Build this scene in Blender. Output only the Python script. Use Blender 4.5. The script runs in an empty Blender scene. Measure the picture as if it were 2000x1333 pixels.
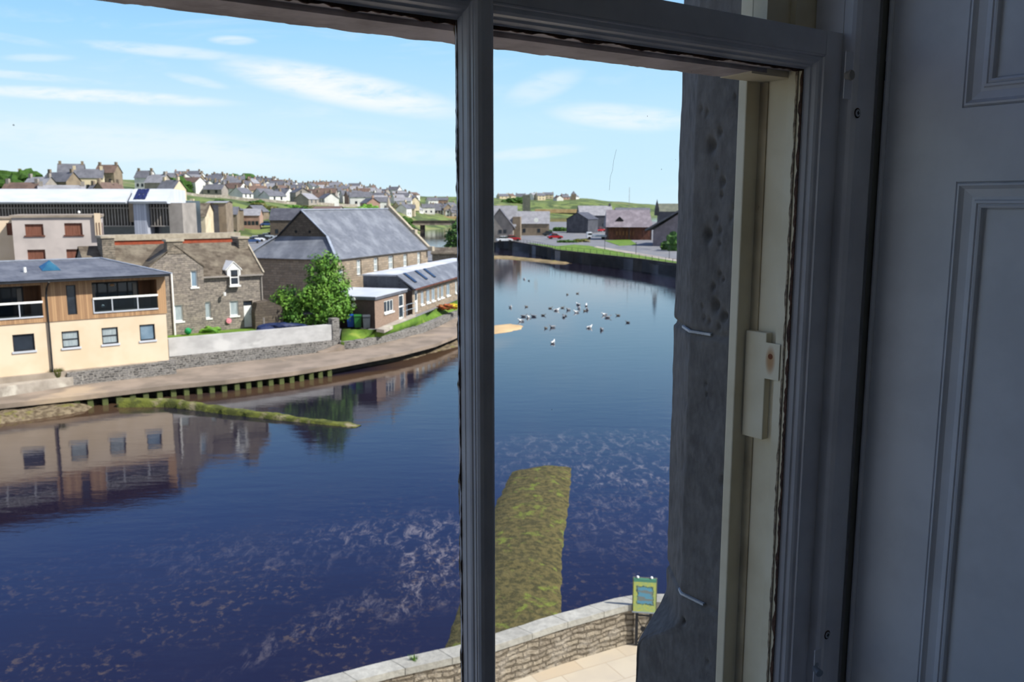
import bpy, bmesh, math, random
from math import sin, cos, tan, radians as R, pi, sqrt, atan2
from mathutils import Vector, Matrix, noise as mnoise
random.seed(7)
SC = bpy.context.scene
COL = SC.collection
# ------------------------------------------------------------------ camera
F = 1700.0; PITCH = R(9.02); H = 12.0          # camera 12 m above the river
cam_d = bpy.data.cameras.new('camera'); cam = bpy.data.objects.new('camera', cam_d); COL.objects.link(cam)
cam.location = (0, 0, H); cam.rotation_euler = (R(90) - PITCH, 0, 0)
cam_d.sensor_fit = 'HORIZONTAL'; cam_d.sensor_width = 36; cam_d.lens = F / 2000 * 36
cam_d.clip_start = 0.02; cam_d.clip_end = 20000
cam_d.dof.use_dof = True; cam_d.dof.focus_distance = 1.15; cam_d.dof.aperture_fstop = 15
SC.camera = cam
SC.view_settings.view_transform = 'Standard'; SC.view_settings.look = 'None'
SC.view_settings.gamma = 1; SC.view_settings.exposure = 0.45
# ------------------------------------------------------------------ node helpers
def lin(c):
    if isinstance(c, str):
        c = [int(c[i:i+2], 16) / 255 for i in (0, 2, 4)]
    return tuple((v / 12.92 if v <= .04045 else ((v + .055) / 1.055) ** 2.4) for v in c[:3]) + (1,)
class NT:
    def __init__(s, nt): s.nt = nt; nt.nodes.clear()
    def n(s, t, **kw):
        nd = s.nt.nodes.new(t)
        for k, v in kw.items(): setattr(nd, k, v)
        return nd
    def l(s, a, b): s.nt.links.new(a, b)
    def put(s, sock, v):
        if hasattr(v, 'is_output'): s.l(v, sock)
        elif v is not None: sock.default_value = v
    def m(s, op, a, b=None, c=None, clamp=False):
        nd = s.n('ShaderNodeMath', operation=op); nd.use_clamp = clamp
        s.put(nd.inputs[0], a)
        if b is not None: s.put(nd.inputs[1], b)
        if c is not None: s.put(nd.inputs[2], c)
        return nd.outputs[0]
    def mix(s, f, a, b, mode='MIX'):
        nd = s.n('ShaderNodeMix', data_type='RGBA', blend_type=mode)
        s.put(nd.inputs[0], f); s.put(nd.inputs[6], a); s.put(nd.inputs[7], b)
        return nd.outputs[2]
    def rng(s, v, a, b, c=0., d=1., smooth=True):
        nd = s.n('ShaderNodeMapRange'); nd.interpolation_type = 'SMOOTHSTEP' if smooth else 'LINEAR'
        s.put(nd.inputs[0], v)
        for i, x in enumerate((a, b, c, d)): nd.inputs[i+1].default_value = x
        return nd.outputs[0]
    def noise(s, vec, scale, detail=3, rough=.5, dist=0):
        nd = s.n('ShaderNodeTexNoise'); s.put(nd.inputs['Vector'], vec)
        nd.inputs['Scale'].default_value = scale; nd.inputs['Detail'].default_value = detail
        nd.inputs['Roughness'].default_value = rough; nd.inputs['Distortion'].default_value = dist
        return nd.outputs[0]
    def mapping(s, vec, scale=(1,1,1), loc=(0,0,0), rot=(0,0,0)):
        nd = s.n('ShaderNodeMapping'); s.put(nd.inputs[0], vec)
        nd.inputs['Scale'].default_value = scale; nd.inputs['Location'].default_value = loc; nd.inputs['Rotation'].default_value = rot
        return nd.outputs[0]
    def ramp(s, v, pts):
        nd = s.n('ShaderNodeValToRGB'); s.put(nd.inputs[0], v)
        el = nd.color_ramp.elements
        while len(el) < len(pts): el.new(.5)
        for e, (p, c) in zip(el, pts): e.position = p; e.color = c
        return nd.outputs[0]
# ------------------------------------------------------------------ sky
world = bpy.data.worlds.new('sky'); SC.world = world; world.use_nodes = True
w = NT(world.node_tree)
tc = w.n('ShaderNodeTexCoord').outputs['Generated']
sp = w.n('ShaderNodeSeparateXYZ'); w.l(tc, sp.inputs[0]); wx, wy, wz = sp.outputs
el = w.m('MAXIMUM', wz, 0.0)
base = w.ramp(w.m('POWER', el, .5), [(0, (0.541,0.705,0.795,1)), (0.295, (0.451,0.656,0.787,1)), (0.417, (0.303,0.557,0.779,1)), (0.474, (0.230,0.475,0.770,1)), (0.585, (0.086,0.254,0.705,1)), (0.707, (0.053,0.164,0.541,1)), (1, (0.082,0.156,0.377,1))])
ysafe = w.m('MAXIMUM', wy, .05)
ax = w.m('DIVIDE', wx, ysafe); ex = w.m('DIVIDE', wz, ysafe)
cmb = w.n('ShaderNodeCombineXYZ'); w.l(ax, cmb.inputs[0]); w.l(ex, cmb.inputs[1])
wisp = w.noise(w.mapping(cmb.outputs[0], (6, 34, 1), rot=(0,0,R(7))), 1.0, 9, .66, .5)
fine = w.noise(w.mapping(cmb.outputs[0], (22, 70, 1), rot=(0,0,R(-12))), 1.0, 6, .6, .9)
cl = None
for (cx, cy, hl, ht, rot, s) in [(670,182,230,34,11,1.0),(200,197,260,13,3,.85),(340,116,170,12,5,.55),(470,97,45,9,2,.6),(60,160,160,8,5,.5),(60,95,90,8,10,.35),(100,128,70,8,0,.4),
                                 (1215,236,140,24,4,.7),(1060,180,80,26,-20,.42),(1040,302,100,12,-5,.42),(300,290,420,40,6,.42),(760,300,200,22,4,.35),(400,170,60,9,12,.4)]:
    a0 = (cx-1000)/1720; e0 = (396-cy)/1720*1.02; r = R(-rot)
    dx = w.m('SUBTRACT', ax, a0); dy = w.m('SUBTRACT', ex, e0)
    p = w.m('ADD', w.m('MULTIPLY', dx, cos(r)), w.m('MULTIPLY', dy, sin(r)))
    q = w.m('SUBTRACT', w.m('MULTIPLY', dy, cos(r)), w.m('MULTIPLY', dx, sin(r)))
    p = w.m('MULTIPLY', p, 1720/hl); q = w.m('MULTIPLY', q, 1720/ht)
    d2 = w.m('ADD', w.m('MULTIPLY', p, p), w.m('MULTIPLY', q, q))
    b = w.m('MULTIPLY', w.rng(d2, 1.5, 0.0), s)
    cl = b if cl is None else w.m('MAXIMUM', cl, b)
nz = w.m('ADD', w.m('MULTIPLY', wisp, .7), w.m('MULTIPLY', fine, .3))
cl = w.m('MULTIPLY', cl, w.rng(nz, .32, .56), clamp=True)
gen = w.m('MULTIPLY', w.rng(wisp, .5, .75), .22)
cl = w.m('MAXIMUM', cl, gen)
cl = w.m('MULTIPLY', cl, w.rng(wy, .05, .4))
left = w.m('MULTIPLY', w.rng(ax, .15, -.55), w.rng(ex, .20, .0))      # paler air low on the left
skyc = w.mix(w.m('MULTIPLY', left, .55), base, (.64,.73,.77,1))
skyc = w.mix(w.m('MULTIPLY', cl, .95), skyc, (.76,.78,.80,1))
fill_cloud = w.m('MULTIPLY', w.rng(wy, .1, -.5), w.rng(w.noise(tc, 2.2, 5, .6), .3, .6, .35, .95))      # unseen broken white cloud added behind the camera to neutralise the blue ambient
skyc = w.mix(w.m('MULTIPLY', fill_cloud, .7), skyc, (.66,.65,.66,1))
bg = w.n('ShaderNodeBackground'); w.l(skyc, bg.inputs[0]); bg.inputs[1].default_value = 1.0
wo = w.n('ShaderNodeOutputWorld'); w.l(bg.outputs[0], wo.inputs[0])
# ------------------------------------------------------------------ sun (from the right, a little behind the camera)
sun_d = bpy.data.lights.new('sun', 'SUN'); sun = bpy.data.objects.new('sun', sun_d); COL.objects.link(sun)
SUNV = Vector((.97*cos(R(46)), -.24*cos(R(46)), sin(R(46)))).normalized()
sun.rotation_euler = SUNV.to_track_quat('Z', 'Y').to_euler(); sun.location = (30, -20, 60)
sun_d.energy = 5.7; sun_d.angle = R(.6); sun_d.color = (1.0, .955, .89)
# ------------------------------------------------------------------ rays
def ray(px, py):
    x = (px-1000)/F; y = (666.5-py)/F
    return Vector((x, cos(PITCH)+y*sin(PITCH), -sin(PITCH)+y*cos(PITCH)))
def G(px, py, z=0.):
    d = ray(px, py); s = (z-H)/d.z; return Vector((d.x*s, d.y*s, z))
def A(px, py, Y):
    d = ray(px, py); s = Y/d.y; return Vector((d.x*s, Y, H+d.z*s))
# ------------------------------------------------------------------ materials
MATS = {}
def principled(name):
    m = bpy.data.materials.new(name); m.use_nodes = True
    t = NT(m.node_tree); b = t.n('ShaderNodeBsdfPrincipled'); o = t.n('ShaderNodeOutputMaterial'); t.l(b.outputs[0], o.inputs[0])
    MATS[name] = m
    return m, t, b
def mat(name, c1, c2=None, rough=.8, scale=1.5, detail=4, bump=0., bscale=None, stretch=(1,1,1), metal=0., spec=.3, lo=.35, hi=.65, c3=None):
    m, t, b = principled(name)
    co = t.n('ShaderNodeTexCoord').outputs['Object']; v = t.mapping(co, stretch)
    c1 = lin(c1); c2 = lin(c2) if c2 else c1
    n1 = t.noise(v, scale, detail, .6)
    col = t.mix(t.rng(n1, lo, hi), c1, c2)
    if c3:
        n3 = t.noise(v, scale*.37, 5, .6, .3); col = t.mix(t.rng(n3, .55, .68), col, lin(c3))
    t.l(col, b.inputs['Base Color']); b.inputs['Roughness'].default_value = rough
    b.inputs['Metallic'].default_value = metal; b.inputs['Specular IOR Level'].default_value = spec
    if bump:
        bn = t.n('ShaderNodeBump'); bn.inputs['Strength'].default_value = bump; bn.inputs['Distance'].default_value = .05
        t.l(t.noise(v, bscale or scale*4, 5, .6), bn.inputs['Height']); t.l(bn.outputs[0], b.inputs['Normal'])
    return m
def masonry(name, c1, c2, mortar, bw=.55, bh=.2, msize=.018, wob=.12, rough=.9, c3=None, bump=.6):
    m, t, b = principled(name)
    co = t.n('ShaderNodeTexCoord').outputs['Object']
    s = t.n('ShaderNodeSeparateXYZ'); t.l(co, s.inputs[0])
    wn = t.m('MULTIPLY', t.m('SUBTRACT', t.noise(co, 1.3/bw, 2), .5), wob)
    wn2 = t.m('MULTIPLY', t.m('SUBTRACT', t.noise(t.mapping(co, loc=(7,3,1)), 1.0/bw, 2), .5), wob*.8)
    c = t.n('ShaderNodeCombineXYZ')
    t.l(t.m('ADD', t.m('ADD', s.outputs[0], s.outputs[1]), wn), c.inputs[0]); t.l(t.m('ADD', s.outputs[2], wn2), c.inputs[1])
    br = t.n('ShaderNodeTexBrick'); t.l(c.outputs[0], br.inputs['Vector'])
    br.inputs['Color1'].default_value = lin(c1); br.inputs['Color2'].default_value = lin(c2); br.inputs['Mortar'].default_value = lin(mortar)
    br.inputs['Scale'].default_value = 1; br.inputs['Brick Width'].default_value = bw; br.inputs['Row Height'].default_value = bh
    br.inputs['Mortar Size'].default_value = msize; br.inputs['Mortar Smooth'].default_value = .3; br.squash = .7; br.squash_frequency = 3
    n = t.noise(co, 1.8/bw, 4, .6)
    col = t.mix(t.m('MULTIPLY', t.rng(n, .45, .7), .6), br.outputs[0], lin(c3 or c2))
    n2 = t.noise(co, 9, 5, .65); col = t.mix(t.rng(n2, .3, .7, .0, .25), col, (.02,.02,.02,1))
    t.l(col, b.inputs['Base Color']); b.inputs['Roughness'].default_value = rough; b.inputs['Specular IOR Level'].default_value = .15
    bn = t.n('ShaderNodeBump'); bn.inputs['Strength'].default_value = bump; bn.inputs['Distance'].default_value = .06
    hh = t.m('ADD', t.m('MULTIPLY', br.outputs[1], -1.), t.m('MULTIPLY', n2, .8))
    t.l(hh, bn.inputs['Height']); t.l(bn.outputs[0], b.inputs['Normal'])
    return m
def boards(name, c1, c2, width=.12, rough=.7, axis=0, gap=.08):
    m, t, b = principled(name)
    co = t.n('ShaderNodeTexCoord').outputs['Object']; s = t.n('ShaderNodeSeparateXYZ'); t.l(co, s.inputs[0])
    x = t.m('DIVIDE', t.m('ADD', s.outputs[0], s.outputs[1]) if axis == 0 else s.outputs[2], width)
    fr = t.m('FRACT', x); idn = t.m('FLOOR', x)
    wn = t.n('ShaderNodeTexWhiteNoise', noise_dimensions='1D'); t.l(idn, wn.inputs['W'])
    n = t.noise(t.mapping(co, (6,6,.8)), 1.5, 4)
    f = t.m('ADD', t.m('MULTIPLY', wn.outputs[0], .6), t.m('MULTIPLY', n, .4))
    col = t.mix(t.rng(f, .2, .8), lin(c1), lin(c2))
    col = t.mix(t.m('LESS_THAN', fr, gap), col, tuple(v*.35 for v in lin(c1)[:3])+(1,))
    t.l(col, b.inputs['Base Color']); b.inputs['Roughness'].default_value = rough; b.inputs['Specular IOR Level'].default_value = .25
    return m
def slate(name, c1, c2, c3, rough=.55, row=.22, spec=.4):
    m, t, b = principled(name)
    co = t.n('ShaderNodeTexCoord').outputs['Object']; s = t.n('ShaderNodeSeparateXYZ'); t.l(co, s.inputs[0])
    c = t.n('ShaderNodeCombineXYZ'); t.l(t.m('ADD', s.outputs[0], t.m('MULTIPLY', s.outputs[1], .15)), c.inputs[0]); t.l(t.m('MULTIPLY', s.outputs[2], 1.5), c.inputs[1])
    br = t.n('ShaderNodeTexBrick'); t.l(c.outputs[0], br.inputs['Vector'])
    br.inputs['Color1'].default_value = lin(c1); br.inputs['Color2'].default_value = lin(c2); br.inputs['Mortar'].default_value = tuple(v*.55 for v in lin(c1)[:3])+(1,)
    br.inputs['Scale'].default_value = 1; br.inputs['Brick Width'].default_value = .32; br.inputs['Row Height'].default_value = row
    br.inputs['Mortar Size'].default_value = .012
    n = t.noise(t.mapping(co, (1,1,.6)), .7, 6, .65)
    col = t.mix(t.rng(n, .42, .7, 0, .85), br.outputs[0], lin(c3))
    t.l(col, b.inputs['Base Color']); b.inputs['Roughness'].default_value = rough; b.inputs['Specular IOR Level'].default_value = spec
    bn = t.n('ShaderNodeBump'); bn.inputs['Strength'].default_value = .4; bn.inputs['Distance'].default_value = .03
    t.l(t.m('ADD', br.outputs[1], t.noise(co, 5, 4)), bn.inputs['Height']); t.l(bn.outputs[0], b.inputs['Normal'])
    return m
M = MATS
mat('white_paint', 'e2e2de', 'd6d6d1', .5, 2)
mat('old_white_render', 'b4b3b1', 'a2a19f', .9, .8, 7, c3='c0bfbc', stretch=(1,1,1.6))
mat('white_frame', 'efefea', 'e2e2dc', .45, 2)
mat('roof_white', 'c2c6cc', 'b5bac0', .5, .3, stretch=(1,4,1))
mat('flat_roof', 'c2c6cc', 'a9adb4', .7, .6, c3='d8d8d8')
mat('cream_render', 'd6c3a9', 'cdb99c', .9, .5, 6, bump=.2, bscale=20)
mat('grey_render', 'b9afa8', 'a89f99', .9, .35, 6, c3='968e8a')
mat('pale_render', 'd3cfc8', 'c2beb7', .9, .6)
mat('concrete', '9c9081', '857a6c', .9, .5, 6, bump=.2, c3='6f675c')
mat('deck_concrete', '8e8072', '74695d', .92, .45, 8, bump=.2, c3='a3917a')
mat('kerb_stone', 'a39b8f', '8b8378', .9, 1.2, 5, c3='b9b3a6')
mat('black_gap', '15161a', '0e0f12', .7)
mat('dark_metal', '2b2d31', '202226', .5)
mat('dark_brown', '4e2f24', '6a4334', .7, 3, stretch=(1,1,.2))
mat('shutter_brown', '7d5141', '66402f', .75, 4, stretch=(4,4,.3))
mat('brick_red', '9a4a30', '83402b', .9, 2)
mat('grass', '637e2b', '4b6a1f', .95, 1.1, 7, bump=.6, bscale=18, c3='7a8838')
mat('grass_far', '68763f', '414f2c', .95, .09, 10, c3='86835c', lo=.44, hi=.56)
mat('scrub', '3c5a20', '2c4718', .95, 1.5, 6, bump=.8)
mat('leaf', '6b9234', '42701f', .6, 1.2, 4, lo=.3, hi=.7, spec=.3)
mat('leaf_dark', '3c5f22', '2b4a19', .7, 1.2, 4)
mat('bark', '4b3f33', '332a22', .9, 6)
mat('tarmac', '77787a', '6a6b6e', .9, .4, 6, c3='84807a')
mat('mud', '8d7a58', '6e6142', .95, .5, 7, bump=.8, bscale=6, c3='7a7a34')
mat('pebbles', '7d7059', '4c4030', .95, 3.2, 7, bump=1., bscale=8, c3='6c6834')
mat('moss', '5f6428', '454a20', .95, 2.2, 7, bump=1., bscale=10, c3='857c60', lo=.42, hi=.58)
mat('weed_moss', '5c5430', '3d3a20', .95, 5, 8, bump=1., bscale=16, c3='66702c', lo=.4, hi=.6)
mat('moss_post', '5c6438', '40462c', .95, 2, 5)
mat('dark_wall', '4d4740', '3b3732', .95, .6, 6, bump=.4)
mat('sand', 'c0a57c', 'a98e66', .95, .2, 5)
mat('solar', '1f2344', '2b2f5a', .2, 3, spec=.6)
mat('ridge_stone', 'aaa08d', '968c7a', .9, 3)
mat('lead', '9aa2ae', '868e9a', .6, 2)
mat('pane_dark', '20252c', '2c333c', .12, 1.0, spec=.7)
mat('pane_blue', '5f7687', '7d92a1', .15, .6, spec=.6)
mat('pane_curtain', 'a9b3b4', '7f8b8f', .3, 8, stretch=(6,6,.2), spec=.5)
mat('room_dark', '1b1a1c', '121114', .8)
mat('blue_bin', '1d4ea0', '1a458f', .5)
mat('green_bin', '2c6b34', '255c2c', .5)
mat('grey_bin', '4a4f54', '3c4146', .5)
mat('blue_tarp', '1e2c52', '172243', .6, 3)
mat('red_car', 'a01620', '8e121b', .25, spec=.6)
mat('white_car', 'dadde0', 'cfd3d7', .3, spec=.6)
mat('blue_car', '35507c', '2c456e', .3, spec=.6)
mat('dark_car', '22282c', '1c2226', .3, spec=.6)
mat('silver_car', '9aa4ad', '8b959e', .3, spec=.6)
mat('tyre', '141414', '1c1c1c', .8)
mat('car_glass', '1b2228', '252d34', .1, spec=.8)
mat('gull_white', 'e6e6e2', 'dadad6', .7)
mat('gull_grey', '7c7f83', '6a6d71', .7)
mat('duck_dark', '67635c', '4a4743', .8)
mat('orange_beak', 'c98a2c')
mat('skylight_glass', '23506b', '38697f', .15, 1, spec=.8)
mat('pink_plastic', 'd98a94', 'c97a84', .5)
mat('green_plastic', '1f8f56', '1a7d4a', .5)
mat('yellow_flower', 'c9b030', 'a79326', .9, 8)
mat('red_flower', '9c4a30', '7a5a2a', .9, 4)
mat('rust', '8a4a1e', '6f3a18', .8)
mat('screw_metal', 'b9bcc0', 'a5a8ad', .35, 3, metal=.8)
mat('slot_black', '0b0b0c')
mat('brown_putty', '5a3f30', '3c2a22', .9, 60, 5, bump=.5)
mat('old_putty', 'b5a284', '6b5a48', .9, 90, 5, bump=.5)
mat('mortar_white', 'c9c9c6', 'b3b3b0', .9, 40)
mat('paving', 'b5a184', 'a39070', .9, .9, 3, c3='b09a86')
masonry('rubble', '8f8575', '6f675b', '5d5850', .5, .16, .02, .3, c3='a39684')
masonry('rubble_grey', '8d8a86', '4d4b4a', 'a39f97', .30, .15, .02, .3, c3='6f6b66', bump=1)
masonry('cottage_stone', 'a0968a', '77706a', '6a655e', .45, .15, .02, .18, c3='a39a8a')
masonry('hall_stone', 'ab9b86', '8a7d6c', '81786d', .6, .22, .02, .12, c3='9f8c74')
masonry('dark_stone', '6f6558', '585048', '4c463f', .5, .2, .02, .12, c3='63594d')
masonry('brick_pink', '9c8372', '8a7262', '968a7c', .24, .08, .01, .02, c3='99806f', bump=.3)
masonry('brick_shaded', '574840', '493c36', '5c524b', .24, .08, .01, .02, c3='4f423b', bump=.3)  # darker copy of the pink brick with end-wall shade in its colour
masonry('terrace_stone', 'aba08c', '8a8070', '6d6456', .48, .105, .018, .24, c3='b5ad9f', bump=1.6)
masonry('parapet_cap', 'a9a79d', '95938a', '5e5d57', 1.1, 2.0, .012, .1, c3='b4b2a8', bump=.4)
slate('slate_grey', '6a6e76', '5d6168', '7f8389', .6, spec=.3)
slate('slate_blue', '5c5f66', '54575e', '6d7076', .6, spec=.3)
slate('slate_brown', '675e52', '4a4239', '7d7566', .85, spec=.1)
slate('slate_dark', '4a4b52', '3e3f46', '595a60', .6)
slate('slate_pink', '7c7378', '6d666b', '8d858a', .6)
slate('slate_green', '6b6f60', '5c6053', '7d7f6a', .7)
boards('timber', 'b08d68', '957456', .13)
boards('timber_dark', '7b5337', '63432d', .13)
boards('cladding_grey', 'a9adb8', '9b9faa', .35)
# distant plain house colours
for k, a, b_ in [('house_white','d8d8d2','c8c8c2'),('house_cream','cdbfa2','bcae92'),('house_grey','9a938b','87817a'),('house_stone','8a7c69','75695a'),('house_pink','a88a7a','95796b')]:
    mat(k, a, b_, .9, .5)
for k, a, b_ in [('roof_slate','66676d','57585e'),('roof_brown','6d5a50','5c4c44'),('roof_pale','8e8e92','7e7e82'),('roof_red','7e5546','6b483c')]:
    mat(k, a, b_, .8, .8)
def painted(name, c, c2, rough=.45, grain=(1,1,.05), bump=.12, scale=60, chips=None):
    m, t, b = principled(name)
    co = t.n('ShaderNodeTexCoord').outputs['Object']; v = t.mapping(co, grain)
    n = t.noise(v, scale, 5, .6)
    n2 = t.noise(co, 9, 5, .6)
    col = t.mix(t.rng(n2, .35, .7), lin(c), lin(c2))
    if chips: col = t.mix(t.rng(t.noise(t.mapping(co,(1,1,.6)), 38, 7, .7), .64, .68), col, lin(chips))
    t.l(col, b.inputs['Base Color']); b.inputs['Roughness'].default_value = rough
    bn = t.n('ShaderNodeBump'); bn.inputs['Strength'].default_value = bump; bn.inputs['Distance'].default_value = .002
    t.l(n, bn.inputs['Height']); t.l(bn.outputs[0], b.inputs['Normal'])
    return m
painted('sash_paint', 'cccace', 'bdbbc0', .32)
painted('rail_paint', 'c6c4c8', 'b7b5ba', .32, grain=(.05,1,1))
painted('shutter_paint', 'd0d0d5', 'c6c6cb', .5, bump=.08)
painted('cream_paint', 'd9cdaf', 'cbbd9c', .6, chips=None)
painted('dirty_shaded_cream', 'b3a381', '8d7c5c', .7, chips='5a4a35')
painted('weathered_wood', 'c0b5b4', '857a77', .85, grain=(.06,1,1), bump=.8, scale=120)
mat('room_wall', 'b9b6ae', 'b0ada5', .9); mat('room_floor', '6a4f38', '573f2c', .6, 3, stretch=(.3,3,1)); mat('ceiling_white', 'd6d4ce')
def glass_mat():
    m = bpy.data.materials.new('window_glass'); m.use_nodes = True; t = NT(m.node_tree); MATS['window_glass'] = m
    tr = t.n('ShaderNodeBsdfTransparent'); tr.inputs[0].default_value = (.985,.99,.99,1)
    gl = t.n('ShaderNodeBsdfGlossy'); gl.inputs['Roughness'].default_value = .0; gl.inputs[0].default_value = (.9,.9,.9,1)
    lw = t.n('ShaderNodeLayerWeight'); lw.inputs[0].default_value = .5; fr = t.m('ADD', t.m('MULTIPLY', t.m('POWER', lw.outputs['Facing'], 5.), .55), .018)
    mx = t.n('ShaderNodeMixShader'); t.l(fr, mx.inputs[0]); t.l(tr.outputs[0], mx.inputs[1]); t.l(gl.outputs[0], mx.inputs[2])
    co = t.n('ShaderNodeTexCoord').outputs['Object']
    vo = t.n('ShaderNodeTexVoronoi'); t.l(co, vo.inputs['Vector']); vo.inputs['Scale'].default_value = 42
    wn = t.n('ShaderNodeSeparateColor'); t.l(vo.outputs['Color'], wn.inputs[0])
    dot = t.m('MULTIPLY', t.m('LESS_THAN', vo.outputs['Distance'], .03), t.m('GREATER_THAN', wn.outputs[0], .86))
    df = t.n('ShaderNodeBsdfDiffuse'); df.inputs[0].default_value = (.7,.7,.7,1)
    m2 = t.n('ShaderNodeMixShader'); t.l(t.m('MULTIPLY', dot, .6), m2.inputs[0]); t.l(mx.outputs[0], m2.inputs[1]); t.l(df.outputs[0], m2.inputs[2])
    o = t.n('ShaderNodeOutputMaterial'); t.l(m2.outputs[0], o.inputs[0])
glass_mat()
def balcony_glass():
    m = bpy.data.materials.new('balcony_glass'); m.use_nodes = True; t = NT(m.node_tree); MATS['balcony_glass'] = m
    tr = t.n('ShaderNodeBsdfTransparent'); tr.inputs[0].default_value = (.5,.6,.65,1)
    gl = t.n('ShaderNodeBsdfGlossy'); gl.inputs['Roughness'].default_value = .02
    lw = t.n('ShaderNodeLayerWeight'); lw.inputs[0].default_value = .5; fr = t.m('ADD', t.m('MULTIPLY', t.m('POWER', lw.outputs['Facing'], 5.), .7), .04)
    mx = t.n('ShaderNodeMixShader'); t.l(fr, mx.inputs[0]); t.l(tr.outputs[0], mx.inputs[1]); t.l(gl.outputs[0], mx.inputs[2])
    o = t.n('ShaderNodeOutputMaterial'); t.l(mx.outputs[0], o.inputs[0])
balcony_glass()
# river water with peat-brown body, submerged weed and pale drifting strands
def water_mat():
    m, t, b = principled('water')
    co = t.n('ShaderNodeTexCoord').outputs['Object']; s = t.n('ShaderNodeSeparateXYZ'); t.l(co, s.inputs[0]); X, Y = s.outputs[0], s.outputs[1]
    def ell(c, ax_, bx, rot):
        dx = t.m('SUBTRACT', X, c[0]); dy = t.m('SUBTRACT', Y, c[1]); r = R(rot)
        p = t.m('DIVIDE', t.m('ADD', t.m('MULTIPLY', dx, cos(r)), t.m('MULTIPLY', dy, sin(r))), ax_)
        q = t.m('DIVIDE', t.m('SUBTRACT', t.m('MULTIPLY', dy, cos(r)), t.m('MULTIPLY', dx, sin(r))), bx)
        return t.rng(t.m('ADD', t.m('MULTIPLY', p, p), t.m('MULTIPLY', q, q)), 1.3, .0)
    near = t.rng(t.m('ADD', Y, t.m('MULTIPLY', X, -.45)), 42., 27.)
    wd = t.m('MULTIPLY', t.rng(t.noise(t.mapping(co,(1,.8,1)), 3.4, 7, .70, .3), .52, .64), near)
    wd2 = t.rng(t.noise(co, .25, 3), .40, .6)
    c = t.mix(t.m('MULTIPLY', wd, t.m('MULTIPLY', wd2, .85)), (.010,.008,.017,1), (.080,.056,.034,1))
    c = t.mix(t.rng(t.noise(co, .09, 3), .35, .7, 0, .5), c, (.014,.012,.026,1))
    swirl = t.noise(t.mapping(co, (1.,.45,1), rot=(0,0,R(30))), 2.3, 12, .80, .6)
    band = None
    for e,st in [((G(850,1075), 1.7, 4.4, 8),1.), ((G(835,1130), .9, 3.4, -18),.9), ((G(770,1040), 4.5, 1.6, 14),.55), ((G(640,1210), .8, 4., -35),.4), ((G(560,1080), 6., 2.4, 10),.22), ((G(1190,925), 6., 3.0, 0),.8), ((G(1160,870), 7., 3.2, 12),.55), ((G(1240,1010), 3.5, 4.5, 0),.45)]:
        k = t.m('MULTIPLY', ell(*e), st); band = k if band is None else t.m('MAXIMUM', band, k)
    pl = t.m('MULTIPLY', band, t.rng(swirl, .49, .64))
    c = t.mix(t.m('MULTIPLY', pl, .62), c, (.27,.23,.21,1))
    shallow = None                                                   # peaty shallows along the far bank
    for e in [(G(60,815), 12, 3., 37), (G(880,690), 10, 3., 60), (G(640,745), 14, 1.6, 40)]:
        k = ell(*e); shallow = k if shallow is None else t.m('MAXIMUM', shallow, k)
    c = t.mix(t.m('MULTIPLY', shallow, .8), c, (.085,.05,.026,1))
    t.l(c, b.inputs['Base Color']); b.inputs['Roughness'].default_value = .035
    b.inputs['IOR'].default_value = 1.38; b.inputs['Specular IOR Level'].default_value = .5
    b.inputs['Specular Tint'].default_value = (.80,.86,1,1)
    n1 = t.noise(t.mapping(co, (.5,1.4,1), rot=(0,0,R(-25))), .9, 4, .55)
    n2 = t.noise(t.mapping(co, (.6,1.5,1), rot=(0,0,R(-12))), 5.0, 4, .55)
    hgt = t.m('ADD', t.m('MULTIPLY', n1, .6), t.m('MULTIPLY', n2, .10))
    bn = t.n('ShaderNodeBump'); bn.inputs['Strength'].default_value = .28; bn.inputs['Distance'].default_value = .05
    t.l(hgt, bn.inputs['Height']); t.l(bn.outputs[0], b.inputs['Normal'])
water_mat()
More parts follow.
